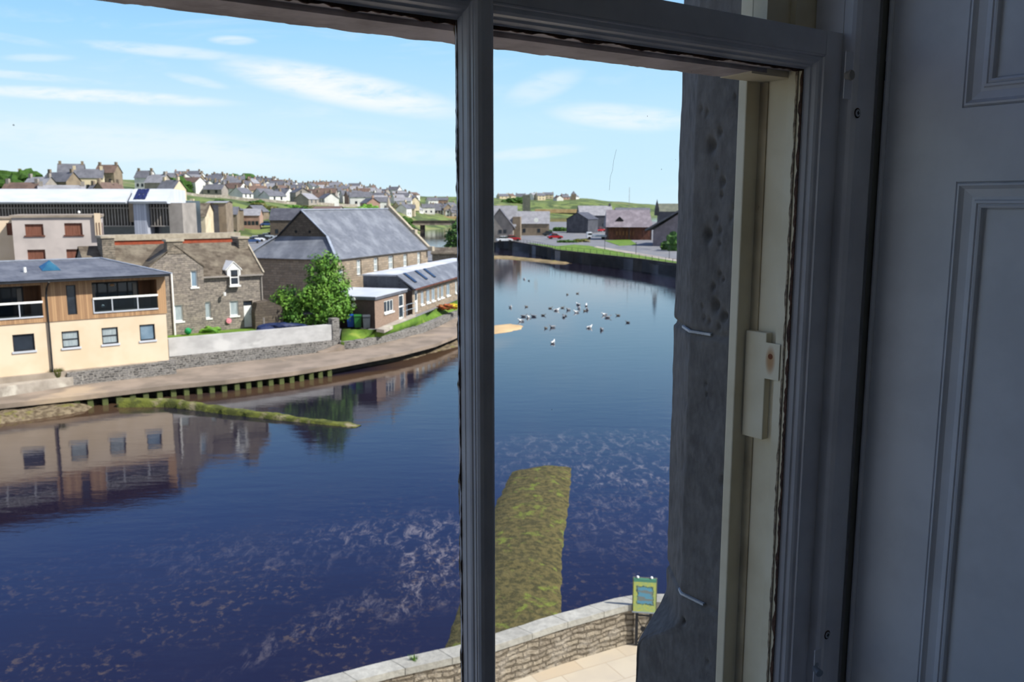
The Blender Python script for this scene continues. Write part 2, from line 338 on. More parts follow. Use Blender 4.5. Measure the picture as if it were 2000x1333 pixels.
# ------------------------------------------------------------------ mesh helpers
class MB:
    def __init__(s): s.v = []; s.f = []
    def add(s, vs, fs):
        o = len(s.v); s.v += [tuple(p) for p in vs]; s.f += [tuple(i+o for i in f) for f in fs]; return s
    def box(s, x0, x1, y0, y1, z0, z1):
        return s.add([(x0,y0,z0),(x1,y0,z0),(x1,y1,z0),(x0,y1,z0),(x0,y0,z1),(x1,y0,z1),(x1,y1,z1),(x0,y1,z1)],
                     [(0,3,2,1),(4,5,6,7),(0,1,5,4),(1,2,6,5),(2,3,7,6),(3,0,4,7)])
    def prism(s, poly, d):                      # poly of 3D points, extruded by vector d
        n = len(poly); a = [Vector(p) for p in poly]; b = [p+Vector(d) for p in a]
        return s.add(a+b, [tuple(range(n))[::-1], tuple(range(n, 2*n))] + [(i,(i+1)%n,(i+1)%n+n,i+n) for i in range(n)])
    def tube(s, p0, p1, r0, r1=None, n=10, cap=True):
        r1 = r0 if r1 is None else r1; p0 = Vector(p0); p1 = Vector(p1); d = (p1-p0).normalized()
        a = d.orthogonal().normalized(); b = d.cross(a); vs = []
        for p, r in ((p0,r0),(p1,r1)):
            for i in range(n):
                t = 2*pi*i/n; vs.append(p + a*cos(t)*r + b*sin(t)*r)
        fs = [(i,(i+1)%n,(i+1)%n+n,i+n) for i in range(n)]
        if cap: fs += [tuple(range(n))[::-1], tuple(range(n,2*n))]
        return s.add(vs, fs)
    def path(s, pts, r, n=6):
        for a, b in zip(pts[:-1], pts[1:]): s.tube(a, b, r, n=n)
        return s
    def bar(s, p0, p1, w, h):                  # rectangular bar between points (w across, h up)
        p0 = Vector(p0); p1 = Vector(p1); d = (p1-p0).normalized(); up = Vector((0,0,1))
        if abs(d.z) > .95: up = Vector((0,1,0))
        x = d.cross(up).normalized()*w/2; y = x.cross(d).normalized()*h/2
        return s.add([p0-x-y,p0+x-y,p0+x+y,p0-x+y,p1-x-y,p1+x-y,p1+x+y,p1-x+y], [(0,3,2,1),(4,5,6,7),(0,1,5,4),(1,2,6,5),(2,3,7,6),(3,0,4,7)])
    def blob(s, c, r, seed=0, sub=2, amp=.3, fr=1.6):
        bm = bmesh.new(); bmesh.ops.create_icosphere(bm, subdivisions=sub, radius=1)
        vs = []
        for v in bm.verts:
            k = 1 + amp*mnoise.noise(v.co*fr + Vector((seed*3.1, seed*1.7, seed)))*2
            vs.append((c[0]+v.co.x*r[0]*k, c[1]+v.co.y*r[1]*k, c[2]+v.co.z*r[2]*k))
        fs = [tuple(v.index for v in f.verts) for f in bm.faces]; bm.free()
        return s.add(vs, fs)
    def wall(s, x0, x1, z0, z1, holes, y=0., d=.25):      # facade at y (facing -y) with real openings and reveals
        xs = sorted({x0, x1} | {min(max(h[i],x0),x1) for h in holes for i in (0,1)}); zs = sorted({z0, z1} | {min(max(h[i],z0),z1) for h in holes for i in (2,3)})
        for a, b in zip(xs[:-1], xs[1:]):
            for c, e in zip(zs[:-1], zs[1:]):
                mx, mz = (a+b)/2, (c+e)/2
                if any(h[0] < mx < h[1] and h[2] < mz < h[3] for h in holes): continue
                s.add([(a,y,c),(b,y,c),(b,y,e),(a,y,e)], [(0,1,2,3)])
        for (a,b,c,e) in holes:
            a = max(a,x0); b = min(b,x1)
            s.add([(a,y,c),(b,y,c),(b,y,e),(a,y,e),(a,y+d,c),(b,y+d,c),(b,y+d,e),(a,y+d,e)], [(0,1,5,4),(1,2,6,5),(2,3,7,6),(3,0,4,7)])
        return s
    def build(s, name, material, parent=None, smooth=False, bevel=0):
        me = bpy.data.meshes.new(name); me.from_pydata([tuple(v) for v in s.v], [], s.f); me.update()
        bm = bmesh.new(); bm.from_mesh(me); bmesh.ops.recalc_face_normals(bm, faces=bm.faces) if s.closed_hint else None; bm.to_mesh(me); bm.free()
        o = bpy.data.objects.new(name, me); COL.objects.link(o)
        me.materials.append(M[material] if isinstance(material, str) else material)
        if parent: o.parent = parent
        if smooth:
            for p in me.polygons: p.use_smooth = True
        if bevel:
            bv = o.modifiers.new('bevel', 'BEVEL'); bv.width = bevel; bv.segments = 2; bv.limit_method = 'ANGLE'
        return o
    closed_hint = True
def tag(o, label=None, cat=None, group=None, kind=None):
    if label: o['label'] = label
    if cat: o['category'] = cat
    if group: o['group'] = group
    if kind: o['kind'] = kind
    return o
def empty(name, loc=(0,0,0), rz=0.):
    o = bpy.data.objects.new(name, None); COL.objects.link(o); o.location = loc; o.rotation_euler = (0,0,rz); o.empty_display_size = .2
    return o
def copy_tree(o, parent=None):
    c = o.copy(); COL.objects.link(c); c.parent = parent
    for ch in list(o.children): copy_tree(ch, c)
    return c
class Fr:                                       # a building's own frame: x along the facade, y into the building
    def __init__(s, o, theta):
        s.o = Vector(o); s.t = R(theta); s.ux = Vector((sin(s.t), cos(s.t), 0)); s.uy = Vector((-cos(s.t), sin(s.t), 0)); s.rz = pi/2 - s.t
    def empty(s, name): return empty(name, s.o, s.rz)
    def loc(s, px, py, y=0.):                   # -> x, z on the plane y=const
        d = ray(px, py); c = Vector((0,0,H)); k = ((s.o + s.uy*y - c).dot(s.uy)) / d.dot(s.uy); p = c + d*k - s.o
        return p.dot(s.ux), p.z
    def locx(s, px, py, x=0.):                  # -> y, z on the plane x=const
        d = ray(px, py); c = Vector((0,0,H)); k = ((s.o + s.ux*x - c).dot(s.ux)) / d.dot(s.ux); p = c + d*k - s.o
        return p.dot(s.uy), p.z
    def rect(s, x0, y0, x1, y1, y=0.):          # pixel rect -> local x0,x1,z0,z1
        xm, ym = (x0+x1)/2, (y0+y1)/2
        return s.loc(x0,ym,y)[0], s.loc(x1,ym,y)[0], s.loc(xm,y1,y)[1], s.loc(xm,y0,y)[1]
    def world(s, x, y, z): return s.o + s.ux*x + s.uy*y + Vector((0,0,z))
def window(root, r, y=.12, frame='white_frame', pane='pane_dark', nx=1, nz=1, fw=.06, sill=None, name='window', split=None):
    x0,x1,z0,z1 = r; m = MB(); d = .06
    m.box(x0,x0+fw,y-d,y,z0,z1).box(x1-fw,x1,y-d,y,z0,z1).box(x0+fw,x1-fw,y-d,y,z0,z0+fw).box(x0+fw,x1-fw,y-d,y,z1-fw,z1)
    for i in range(1,nx): c = x0+(x1-x0)*i/nx; m.box(c-fw*.4,c+fw*.4,y-d,y,z0+fw,z1-fw)
    for i in range(1,nz): c = z0+(z1-z0)*i/nz; m.box(x0+fw,x1-fw,y-d,y,c-fw*.4,c+fw*.4)
    o = m.build(name, frame, root)
    MB().box(x0+fw*.5,x1-fw*.5,y-.02,y+.01,z0+fw*.5,z1-fw*.5).build('pane', pane, o)
    if sill: MB().box(x0-.08,x1+.08,y-.2,y+.02,z0-.12,z0).build('window_sill', sill, root)
    return o
# ================================================================== the window we look through
W = Fr((-.037, .9, H), 54.5)
def ring_sweep(m, r, prof, fn, sc=(1,1,1,1)):
    # r = a0,a1,b0,b1 outer rectangle; prof = [(offset, depth)]; fn maps (a,b,depth) to xyz; sc = offset scale for a0,a1,b0,b1
    a0,a1,b0,b1 = r; vs = []; fs = []
    for o, d in prof:
        vs += [fn(a0+o*sc[0], b0+o*sc[2], d), fn(a1-o*sc[1], b0+o*sc[2], d), fn(a1-o*sc[1], b1-o*sc[3], d), fn(a0+o*sc[0], b1-o*sc[3], d)]
    for k in range(len(prof)-1):
        for i in range(4):
            j = (i+1) % 4; fs.append((k*4+i, k*4+j, k*4+4+j, k*4+4+i))
    m.add(vs, fs)
UC = .0095; UR = .606; MS = -.45; UL = MS-UR; ZT = .231; ZB = -1.0
win = W.empty('window_1'); tag(win, kind='structure')
prof = [(0,0),(.0022,.0005),(.003,.0035),(.0075,.0045),(.0105,.007),(.0125,.0115),(.0135,.0125),(.0155,.013),(.0175,.0165),(.0185,.0185),(.020,.0195),(.020,.023)]
fw = lambda a,b,d: (a,d,b)
ls = MB()
ls.box(UR-.035,UR,0,.045,ZB,ZT).box(UL,UL+.035,0,.045,ZB,ZT)
ring_sweep(ls, (.0205,UR-.035,ZB+.07,.199), prof, fw, (.35,1,1,.9))
ring_sweep(ls, (UL+.035,-.0015,ZB+.07,.199), prof, fw, (1,.35,1,.9))
ls.closed_hint = False
sash = ls.build('lower_sash', 'sash_paint', win)
MB().box(UL+.035,UR-.035,0,.045,.199,ZT).build('meeting_rail', 'rail_paint', sash, bevel=.001)
MB().box(UL+.035,UR-.035,0,.045,ZB,ZB+.07).build('bottom_rail', 'rail_paint', sash)
gb = MB(); pf = [(-.0110,.001),(-.0105,-.0015),(-.0085,-.0042),(-.005,-.0058),(-.001,-.0052),(.001,-.0052),(.006,-.0056),(.0095,-.004),(.0122,-.001),(.0125,.001)]
gb.prism([(UC+u,n,ZB+.07) for u,n in pf], (0,0,.199-ZB-.07))
gb.prism([(UC-.016,.019,ZB+.07),(UC+.016,.019,ZB+.07),(UC+.010,.045,ZB+.07),(UC-.004,.045,ZB+.07)], (0,0,.199-ZB-.07))
gb.build('glazing_bar', 'sash_paint', sash, smooth=False)
for (a,b) in ((.0275,UR-.055),(UL+.055,-.0085)):
    MB().box(a-.003,b+.003,.0205,.0225,ZB+.088,.184).build('glass_pane', 'window_glass', sash)
sp_=[W.loc(px,py,.0203) for px,py in ((1204,292),(1199,312),(1196,334),(1192,346),(1190,372))]
MB().path([(u_,.0203,z_) for u_,z_ in sp_],.00012,4).build('glass_scratch','brown_putty',sash)
# outer half of the sash stiles, painted cream outside
oc = MB(); oc.box(UR-.055,UR-.0005,.0226,.0449,ZB,ZT-.001).box(UL+.0005,UL+.055,.0226,.0449,ZB,ZT-.001)
oc.build('outer_sash_face', 'cream_paint', sash)
oc = MB(); oc.box(UL+.056,UR-.056,.0227,.0448,.181,ZT-.002).build('outer_rail_face', 'weathered_wood', sash)
def ragged(name, material, pts, parent, seed=0, step=.004):
    # a thin irregular lump of old putty along a line: pts = (p0,p1, axis vector across, min width, max width, thickness vector)
    p0,p1,ac,wmin,wmax,th = pts; p0=Vector(p0);p1=Vector(p1);ac=Vector(ac);th=Vector(th)
    L=(p1-p0).length; n=int(L/step); vs=[];fs=[]
    for i in range(n+1):
        t=i/n; p=p0.lerp(p1,t); k=.5+mnoise.noise(Vector((t*L*38,seed*9.1,0)))*.75+mnoise.noise(Vector((t*L*140,seed*5.3,2)))*.45
        wd=wmin+(wmax-wmin)*min(max(k,0),1.15)
        vs+=[p, p+ac*wd, p+ac*wd+th, p+th]
    for i in range(n):
        for j in range(4): fs.append((i*4+j, i*4+(j+1)%4, i*4+4+(j+1)%4, i*4+4+j))
    m=MB(); m.add(vs,fs); return m.build(name, material, parent)
ragged('putty', 'brown_putty', ((UR-.0555,.0195,ZB+.09),(UR-.0555,.0195,.181),(0,1,0),.0015,.0065,(-.0012,0,0)), sash, 1)
ragged('putty', 'old_putty', ((UR-.0556,.028,ZB+.09),(UR-.0556,.028,.181),(0,1,0),.001,.004,(-.0020,0,0)), sash, 8)
ragged('putty', 'brown_putty', ((-.0083,.0200,ZB+.09),(-.0083,.0200,.181),(-1,0,0),.0001,.0020,(0,-.0008,0)), sash, 2)
ragged('putty', 'old_putty', ((-.0080,.0232,ZB+.09),(-.0080,.0232,.181),(-1,0,0),-.002,.0020,(0,.001,0)), sash, 3)
ragged('putty', 'brown_putty', ((.0275,.0200,.1815),(UR-.056,.0200,.1815),(0,0,-1),.001,.005,(0,.0026,0)), sash, 4)
ragged('putty', 'brown_putty', ((UL+.056,.0200,.1815),(-.0095,.0200,.1815),(0,0,-1),.001,.006,(0,.0026,0)), sash, 5)
# upper sash
us = MB(); us.box(.512,.600,.055,.100,.2165,1.35).box(MS-.600,MS-.512,.055,.100,.2165,1.35)
us.box(.512,MS-.512,.055,.100,1.28,1.35)
usash = us.build('upper_sash', 'cream_paint', win)
# weathered underside of the meeting rail: gently uneven lower outer edge
mr=MB(); n=260; vs=[]; fs=[]
for i in range(n+1):
    u=MS-.505+(.505*2-MS)*i/n; e=.0016*mnoise.noise(Vector((u*30,0,0)))+.001*mnoise.noise(Vector((u*110,4,0)))
    vs+=[(u,.0455,.1755),(u,.099+e*.8,.1735+e),(u,.100,.225),(u,.0455,.225)]
for i in range(n):
    for j in range(4): fs.append((i*4+j,i*4+(j+1)%4,i*4+4+(j+1)%4,i*4+4+j))
mr.add(vs,fs).build('meeting_rail','weathered_wood',usash)
he=MB(); he.box(.474,.560,.0458,.1005,.1725,.2166).build('sash_horn','cream_paint',usash)
MB().box(UC-.011,UC+.011,.055,.100,.2255,1.28).build('glazing_bar','sash_paint',usash)
for (a,b) in ((UC+.011,.512),(MS-.512,UC-.011)):
    MB().box(a,b,.0785,.0805,.2255,1.28).build('glass_pane','window_glass',usash)
# frame
for s in (1,-1):
    def mu(a,b): return (a,b) if s==1 else (MS-b,MS-a)
    a,b=mu(.562,.580); ps=MB().box(a,b,.0455,.100,-1.02,1.37).build('pulley_stile','cream_paint',win)
    a,b=mu(.5595,.5621); MB().box(a,b,.086,.1001,-1.02,.172).build('dirty_shaded_groove','dirty_shaded_cream',ps)  # corner strip: dirt and the groove's shadow both put into its colour
    a,b=mu(.531,.64); MB().box(a,b,.1003,.116,-1.02,1.37).build('outer_lining','cream_paint',win,bevel=.002)
    a,b=mu(.6075,.70); MB().box(a,b,.001,.0455,-1.02,1.35).build('inner_lining','sash_paint',win)
    a,b=mu(.580,.70); MB().box(a,b,.047,.100,-1.02,1.37).build('frame_box','cream_paint',win)
zb,zt_=W.loc(1495,848,.08)[1],W.loc(1500,645,.08)[1]
blk=MB().box(.549,.5619,.060,.0985,zb,zt_).build('sash_stop','cream_paint',win,bevel=.0015)
ry,rz_=W.locx(1505,697,.549)
mm=MB()
for r_,k in ((.0042,.0006),):
    mm.tube((.549-k,ry,rz_),(.5491,ry,rz_),r_*1.0,r_,14)
mm.build('nail_head','rust',blk)
# halo of rust below the nail: thin stain film
def stain():
    m,t,b=principled('rust_stain'); co=t.n('ShaderNodeTexCoord').outputs['Object']; s=t.n('ShaderNodeSeparateXYZ'); t.l(co,s.inputs[0])
    dy=t.m('DIVIDE',t.m('SUBTRACT',s.outputs[1],ry),.010); dz=t.m('DIVIDE',t.m('SUBTRACT',s.outputs[2],rz_-.006),.024)
    d=t.m('ADD',t.m('MULTIPLY',dy,dy),t.m('MULTIPLY',dz,dz)); k=t.rng(d,1.1,0.)
    t.l(t.mix(t.m('MULTIPLY',k,.85),lin('d5c9ab'),lin('a8702c')),b.inputs['Base Color']); b.inputs['Roughness'].default_value=.6
stain(); MB().box(.5486,.549,ry-.016,min(ry+.016,.0975),rz_-.034,rz_+.020).build('rust_stain','rust_stain',blk)
for s in (1,-1):
    pb=[(.6085,.001),(.6085,-.012),(.6105,-.017),(.616,-.0215),(.625,-.023),(.648,-.023),(.655,-.0225),(.661,-.019),(.664,-.013),(.665,-.008),(.679,-.007),(.6795,.001)]
    if s<0: pb=[(MS-u,n) for u,n in pb]
    sb=MB().prism([(u,n,-1.02) for u,n in pb],(0,0,2.39)).build('staff_bead','sash_paint',win)
    if s>0: bead=sb
MB().box(MS-.68,.68,-.02,.116,1.35,1.40).build('frame_head','sash_paint',win)
MB().box(MS-.68,.68,-.10,.14,-1.05,-1.0005).build('window_board','sash_paint',win)
# hardware on the staff bead
for (px,py) in ((1675,221),(1616,1241)):
    u,z=W.loc(px,py,-.0235); sc=MB().tube((u,-.0232,z),(u,-.0246,z),.0052,.0048,18).build('screw','screw_metal',bead)
    rc=MB().tube((u,-.0230,z),(u,-.0234,z),.0070,.0070,18).build('screw_recess','brown_putty',bead)
    MB().box(u-.0028,u+.0028,-.0250,-.0246,z-.0006,z+.0006).box(u-.0006,u+.0006,-.02501,-.0246,z-.0028,z+.0028).build('screw_slot','slot_black',sc)
u,z=W.loc(1660,147,-.03)
kn=MB().box(u-.003,u+.014,-.0245,-.0230,z-.030,z+.032).build('bolt_plate','sash_paint',bead,bevel=.0004)
MB().tube((u,-.024,z),(u,-.031,z),.005,.0065,18).tube((u,-.031,z),(u,-.0335,z),.0072,.0062,18).build('bolt_knob','house_grey',kn,smooth=False)
u,z=W.loc(1599,1305,-.03)
kn=MB().box(u-.003,u+.013,-.0245,-.0230,z-.030,z+.026).build('bolt_plate','sash_paint',bead,bevel=.0004)
MB().tube((u-.002,-.024,z-.002),(u-.007,-.037,z-.004),.004,.006,16).tube((u+.003,-.023,z+.001),(u+.003,-.0255,z+.001),.0035,.0035,12).build('bolt_knob','screw_metal',kn)
# ------------------------------------------------------------------ panelled shutter folded in the reveal
def shutter(s):
    U=.680 if s>0 else MS-.680
    sh=empty('window_shutter', W.world(0,0,0), W.rz)
    fs=lambda a,b,d:(U+s*(-d),a,b)                      # a = n, b = z, d = height towards the opening
    pp=[(0,0),(.0012,-.003),(.0030,.0015),(.0055,.002),(.0075,-.001),(.010,-.004),(.020,-.0065),(.024,-.006),(.0255,-.002),(.0285,-.0015),(.0295,-.004),(.032,-.002),(.0345,-.003),(.0355,-.010),(.037,-.011)]
    z1=W.locx(1866,355,.68)[1]; z0=W.locx(1873,212,.68)[1]; nn=W.locx(1860,450,.68)[0]
    m=MB(); nA=-.028; nB=-.42; Nin=-.385
    def q(a0,a1,b0,b1): m.add([fs(a0,b0,0),fs(a1,b0,0),fs(a1,b1,0),fs(a0,b1,0)],[(0,1,2,3)])
    q(nB,Nin,-1.,1.35); q(nn,nA,-1.,1.35); q(Nin,nn,z1,z0); q(Nin,nn,-1.,-.9); q(Nin,nn,1.2,1.35)
    ring_sweep(m,(Nin,nn,-.9,z1),pp,fs); ring_sweep(m,(Nin,nn,z0,1.2),pp,fs)
    m.box(*( (U+.013,U+.03) if s>0 else (U-.03,U-.013) ),nB,nA,-1.,1.35)
    m.closed_hint=False
    m.add([fs(nA,-1.,0),fs(nA,-1.,-.02),fs(nA,1.35,-.02),fs(nA,1.35,0)],[(0,1,2,3)])
    m.build('shutter_frame','shutter_paint',sh)
    MB().box(*((U+.0105,U+.0125) if s>0 else (U-.0125,U-.0105)),Nin+.037,nn-.037,-.863,z1-.037).build('panel','shutter_paint',sh)
    MB().box(*((U+.0105,U+.0125) if s>0 else (U-.0125,U-.0105)),Nin+.037,nn-.037,z0+.037,1.163).build('panel','shutter_paint',sh)
    hb=MB().tube((U-s*.001,nA+.002,-1),(U-s*.001,nA+.002,1.35),.004,n=10).build('edge_bead','shutter_paint',sh)
    if s>0:
        zz=W.loc(1712,132,-.03)[1]; MB().box(U-.004,U-.001,nA+.002,nA+.0055,zz-.014,zz+.012).build('hinge_slot','slot_black',sh)
    return sh
tag(shutter(1), 'grey painted wooden shutter with moulded panels folded back at the right of the window', 'shutter')
tag(shutter(-1), 'grey painted wooden shutter folded back at the left end of the window', 'shutter')
# ------------------------------------------------------------------ room shell
def struct(name,m,material,bevel=0): 
    o=m.build(name,material); o.matrix_world=Matrix.Translation(W.o)@Matrix.Rotation(W.rz,4,'Z'); tag(o,kind='structure'); return o
RU0,RU1,RN,ZF,ZC=-2.6,2.4,-4.6,-1.62,1.75
m=MB(); m.box(RU0-.2,MS-.711,-.42,.116,ZF,ZC).box(.711,RU1+.2,-.42,.116,ZF,ZC).box(MS-.711,.711,-.42,.116,ZF,-1.051).box(MS-.711,.711,-.42,.116,1.401,ZC)
struct('wall_window',m,'room_wall')
wl=MB()
for a,b,c,d in ((RN,-3.3,ZF,ZC),(-2.1,-.421,ZF,ZC),(-3.3,-2.1,ZF,-.9),(-3.3,-2.1,1.4,ZC)): wl.box(RU0-.2,RU0,a,b,c,d)
struct('wall_left',wl,'room_wall')
w2=W.empty('fill_window'); tag(w2,kind='structure')  # added unseen side window, put in to brighten the room
MB().box(RU0-.15,RU0-.08,-3.3,-3.22,-.9,1.4).box(RU0-.15,RU0-.08,-2.18,-2.1,-.9,1.4).box(RU0-.15,RU0-.08,-3.22,-2.18,-.9,-.82).box(RU0-.15,RU0-.08,-3.22,-2.18,1.32,1.4).box(RU0-.15,RU0-.08,-2.72,-2.68,-.82,1.32).build('frame','sash_paint',w2)
MB().box(RU0-.13,RU0-.125,-3.22,-2.18,-.82,1.32).build('glass_pane','window_glass',w2); struct('wall_right',MB().box(RU1,RU1+.2,RN,-.421,ZF,ZC),'room_wall')
struct('wall_back',MB().box(RU0-.2,RU1+.2,RN-.2,RN-.001,ZF,ZC),'room_wall')
struct('floor',MB().box(RU0-.2,RU1+.2,RN-.2,.116,ZF-.2,ZF-.001),'room_floor'); struct('ceiling',MB().box(RU0-.2,RU1+.2,RN-.2,.116,ZC+.001,ZC+.2),'ceiling_white')
# outside stone jamb and wall of our own building
def stone_mat():
    m,t,b=principled('jamb_stone'); co=t.n('ShaderNodeTexCoord').outputs['Object']
    n1=t.noise(co,9,7,.65); n2=t.noise(t.mapping(co,(1,1,.5)),70,6,.7)
    c=t.mix(t.rng(n1,.35,.7),lin('66625d'),lin('524e4a')); c=t.mix(t.rng(n2,.3,.75,0,.55),c,lin('86817b')); t.l(c,b.inputs['Base Color']); b.inputs['Roughness'].default_value=.95; b.inputs['Specular IOR Level'].default_value=.1
    bn=t.n('ShaderNodeBump'); bn.inputs['Strength'].default_value=.6; bn.inputs['Distance'].default_value=.003; t.l(n2,bn.inputs['Height']); t.l(bn.outputs[0],b.inputs['Normal'])
stone_mat()
pits=[]
for (px,py,rr,dp) in [(1389,283,11,9),(1406,258,7,5),(1381,220,6,4),(1378,385,0,0),(1411,355,7,6),(1409,381,5,4),(1383,459,10,9),(1407,450,5,4),(1406,476,4,4),(1400,427,5,4),(1400,330,5,3),(1394,560,6,5),(1397,597,10,9),(1414,618,9,8),(1406,535,5,4),(1413,545,4,4),(1385,628,6,4),(1404,640,6,5),(1378,750,5,3),(1380,770,4,3),(1412,940,9,7),(1345,1210,0,0),(1335,1215,5,8),(1381,1295,6,4),(1436,190,4,3),(1370,212,5,3),(1432,405,4,4),(1428,425,6,4),(1376,620,4,3),(1372,600,4,3)]:
    if rr: 
        n_,z_=W.locx(px,py,.535); pits.append((n_,z_,rr*.00062,dp*.0014))
def jamb():
    zs=[]; z=-1.15
    while z<1.5: zs.append(z); z+=.0045 if z<.35 else .03
    zj=[W.locx(1375,652,.535)[1], W.locx(1370,1180,.535)[1]]
    vs=[];fs=[];K=None
    for z in zs:
        ch=min(max((z+.79)/.10,0),1); ch=ch*ch*(3-2*ch)
        pl=[]
        for i in range(8): pl.append((.60-.065*i/7,.118))
        c1=.200*ch+.300*(1-ch)
        for i in range(1,46): pl.append((.535,.118+(c1-.118)*i/45))
        e=.070*ch
        for i in range(1,30): pl.append((.535+e*i/29,c1+(.300-c1)*i/29*1.0+.0))
        for i in range(1,16): pl.append((.535+e+(.10)*i/15,.300))
        K=len(pl)
        for k,(u,n) in enumerate(pl):
            d=.0016*mnoise.noise(Vector((u*14,n*14,z*9)))+.0010*mnoise.noise(Vector((u*60,n*60,z*40)))
            for zz in zj:
                q=abs(z-zz); d+=.006*math.exp(-(q/.0045)**2)
            for (pn,pz,pr,pd) in pits:
                if k<55:
                    q=((n-pn)/pr)**2+((z-pz)/(pr*1.5))**2
                    if q<6: d+=pd*math.exp(-q)
            cr=.004*max(0,mnoise.noise(Vector((z*22,3,n*8))))   # crumbling arris
            if 50<k<58: d+=cr
            vs.append((u+d, n-(d*.6 if k>52 else 0), z))
    for r in range(len(zs)-1):
        for k in range(K-1): fs.append((r*K+k,r*K+k+1,(r+1)*K+k+1,(r+1)*K+k))
    m=MB(); m.closed_hint=False; m.add(vs,fs); return m,zj
m,zj=jamb(); jb=struct('trim_1',m,'jamb_stone')
for p in jb.data.polygons: p.use_smooth=True
for i,zz in enumerate(zj):
    mo=MB(); n0,n1=((.155,.245),(.150,.215))[i]
    vs=[];fs=[];NN=40
    for k in range(NN+1):
        n=n0+(n1-n0)*k/NN; j=.0008*mnoise.noise(Vector((n*300,i,0))); u=.535+max(0,n-.200)*.7
        vs+=[(u+.004,n,zz-.0016+j),(u-.0006,n,zz-.0020+j),(u-.0006,n,zz+.0016+j*.5),(u+.004,n,zz+.0018+j)]
    for k in range(NN):
        for q in range(4): fs.append((k*4+q,k*4+(q+1)%4,k*4+4+(q+1)%4,k*4+4+q))
    o=mo.add(vs,fs).build('mortar_joint','mortar_white',jb)
m=MB(); m.box(.70,3.2,.118,.2985,-8.4,2.5).box(-3.2,MS-.60,.118,.30,-8.4,2.5).box(MS-.60,.70,.118,.30,-8.4,-1.16).box(MS-.60,.70,.118,.30,1.5,2.5)
struct('wall_outside',m,'dark_stone')
struct('trim_2',MB().box(MS-.60,.60,.117,.34,-1.16,-1.06),'jamb_stone')
# ================================================================== river, banks, hills
def interp(tab, x):
    if x <= tab[0][0]: return tab[0][1]
    for (a,p),(b,q) in zip(tab[:-1], tab[1:]):
        if x <= b: return p+(q-p)*(x-a)/(b-a)
    return tab[-1][1]
m = MB(); m.closed_hint=False
m.add([(-3000,2,0),(3000,2,0),(9000,14000,0),(-9000,14000,0)],[(0,1,2,3)])
tag(m.build('river_water','water'), kind='structure')
def slab(name, pts, z, material, bottom=-1.5, kind='structure'):
    m=MB(); m.prism([(p[0],p[1],z) for p in pts], (0,0,bottom-z)); o=m.build(name, material); tag(o,kind=kind); return o
def strip(name, A_, B_, za, zb, material, thick=.5, kind='structure', parent=None):   # ribbon between two polylines
    m=MB(); n=len(A_)
    vs=[]
    for a,b in zip(A_,B_):
        z1=za if not callable(za) else za(a); z2=zb if not callable(zb) else zb(b)
        vs+=[(a[0],a[1],z1),(b[0],b[1],z2),(b[0],b[1],z2-thick),(a[0],a[1],z1-thick)]
    fs=[(0,1,2,3),(n*4-4,n*4-3,n*4-2,n*4-1)]
    for i in range(n-1):
        for j in range(4): fs.append((i*4+j,i*4+(j+1)%4,i*4+4+(j+1)%4,i*4+4+j))
    m.add(vs,fs); o=m.build(name,material,parent)
    if not parent: tag(o,kind=kind)
    return o
def resample(P,n):
    L=[0]
    for a,b in zip(P[:-1],P[1:]): L.append(L[-1]+(Vector(b)-Vector(a)).length)
    out=[]
    for i in range(n+1):
        t=L[-1]*i/n
        for k in range(len(P)-1):
            if t<=L[k+1]+1e-9:
                f=(t-L[k])/max(L[k+1]-L[k],1e-9); out.append(Vector(P[k]).lerp(Vector(P[k+1]),f)); break
    return out
ZQ=.78
outer=[G(x,y,ZQ) for x,y in [(-140,802),(0,790),(170,772),(340,752),(440,743),(570,727),(660,712),(780,690),(850,672),(894,654),(925,636),(942,612),(946,585)]]
inner=[G(x,y,ZQ) for x,y in [(-140,775),(0,762),(145,749),(333,724),(440,711),(560,697),(663,684),(700,681),(824,652),(860,637),(894,619),(915,602),(925,580)]]
o_=resample(outer,60); i_=resample(inner,60)
deck=strip('quay_deck', o_, i_, ZQ, ZQ+.02, 'deck_concrete', .27)
# posts beneath the deck edge
pm=[]
for px in [150,176,205,232,259.5,285,312,339,364.5,390,414.6,438.6,463.5,486,508,530,551,571,590,609,627,645]:
    y=interp([(0,790),(170,772),(340,752),(440,743),(570,727),(660,712)],px); p=G(px,y,ZQ); pm.append(p)
dirq=(Vector(outer[4])-Vector(outer[1])).normalized(); nq=Vector((-dirq.y,dirq.x,0))
# dark recessed wall behind the posts
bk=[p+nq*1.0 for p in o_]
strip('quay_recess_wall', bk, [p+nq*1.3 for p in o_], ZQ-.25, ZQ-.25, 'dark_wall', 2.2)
po=None
ORD='leftmost second third fourth fifth sixth seventh eighth ninth tenth eleventh twelfth thirteenth fourteenth fifteenth sixteenth seventeenth eighteenth nineteenth twentieth twenty-first twenty-second'.split()
ORD[0]='first'
for i,p in enumerate(pm):
    a=math.atan2(dirq.y,dirq.x)
    if po is None:
        po=MB().box(-.16,.16,0,.5,-1.2,ZQ-.275).build('quay_post','moss_post',None,bevel=.02); q=po
    else: q=po.copy(); COL.objects.link(q)
    c=p+nq*.12; q.location=(c.x,c.y,0); q.rotation_euler=(0,0,a)
    tag(q,'mossy concrete post under the quay edge, '+ORD[i]+' from the left of the row','post','mossy posts under the quay edge')
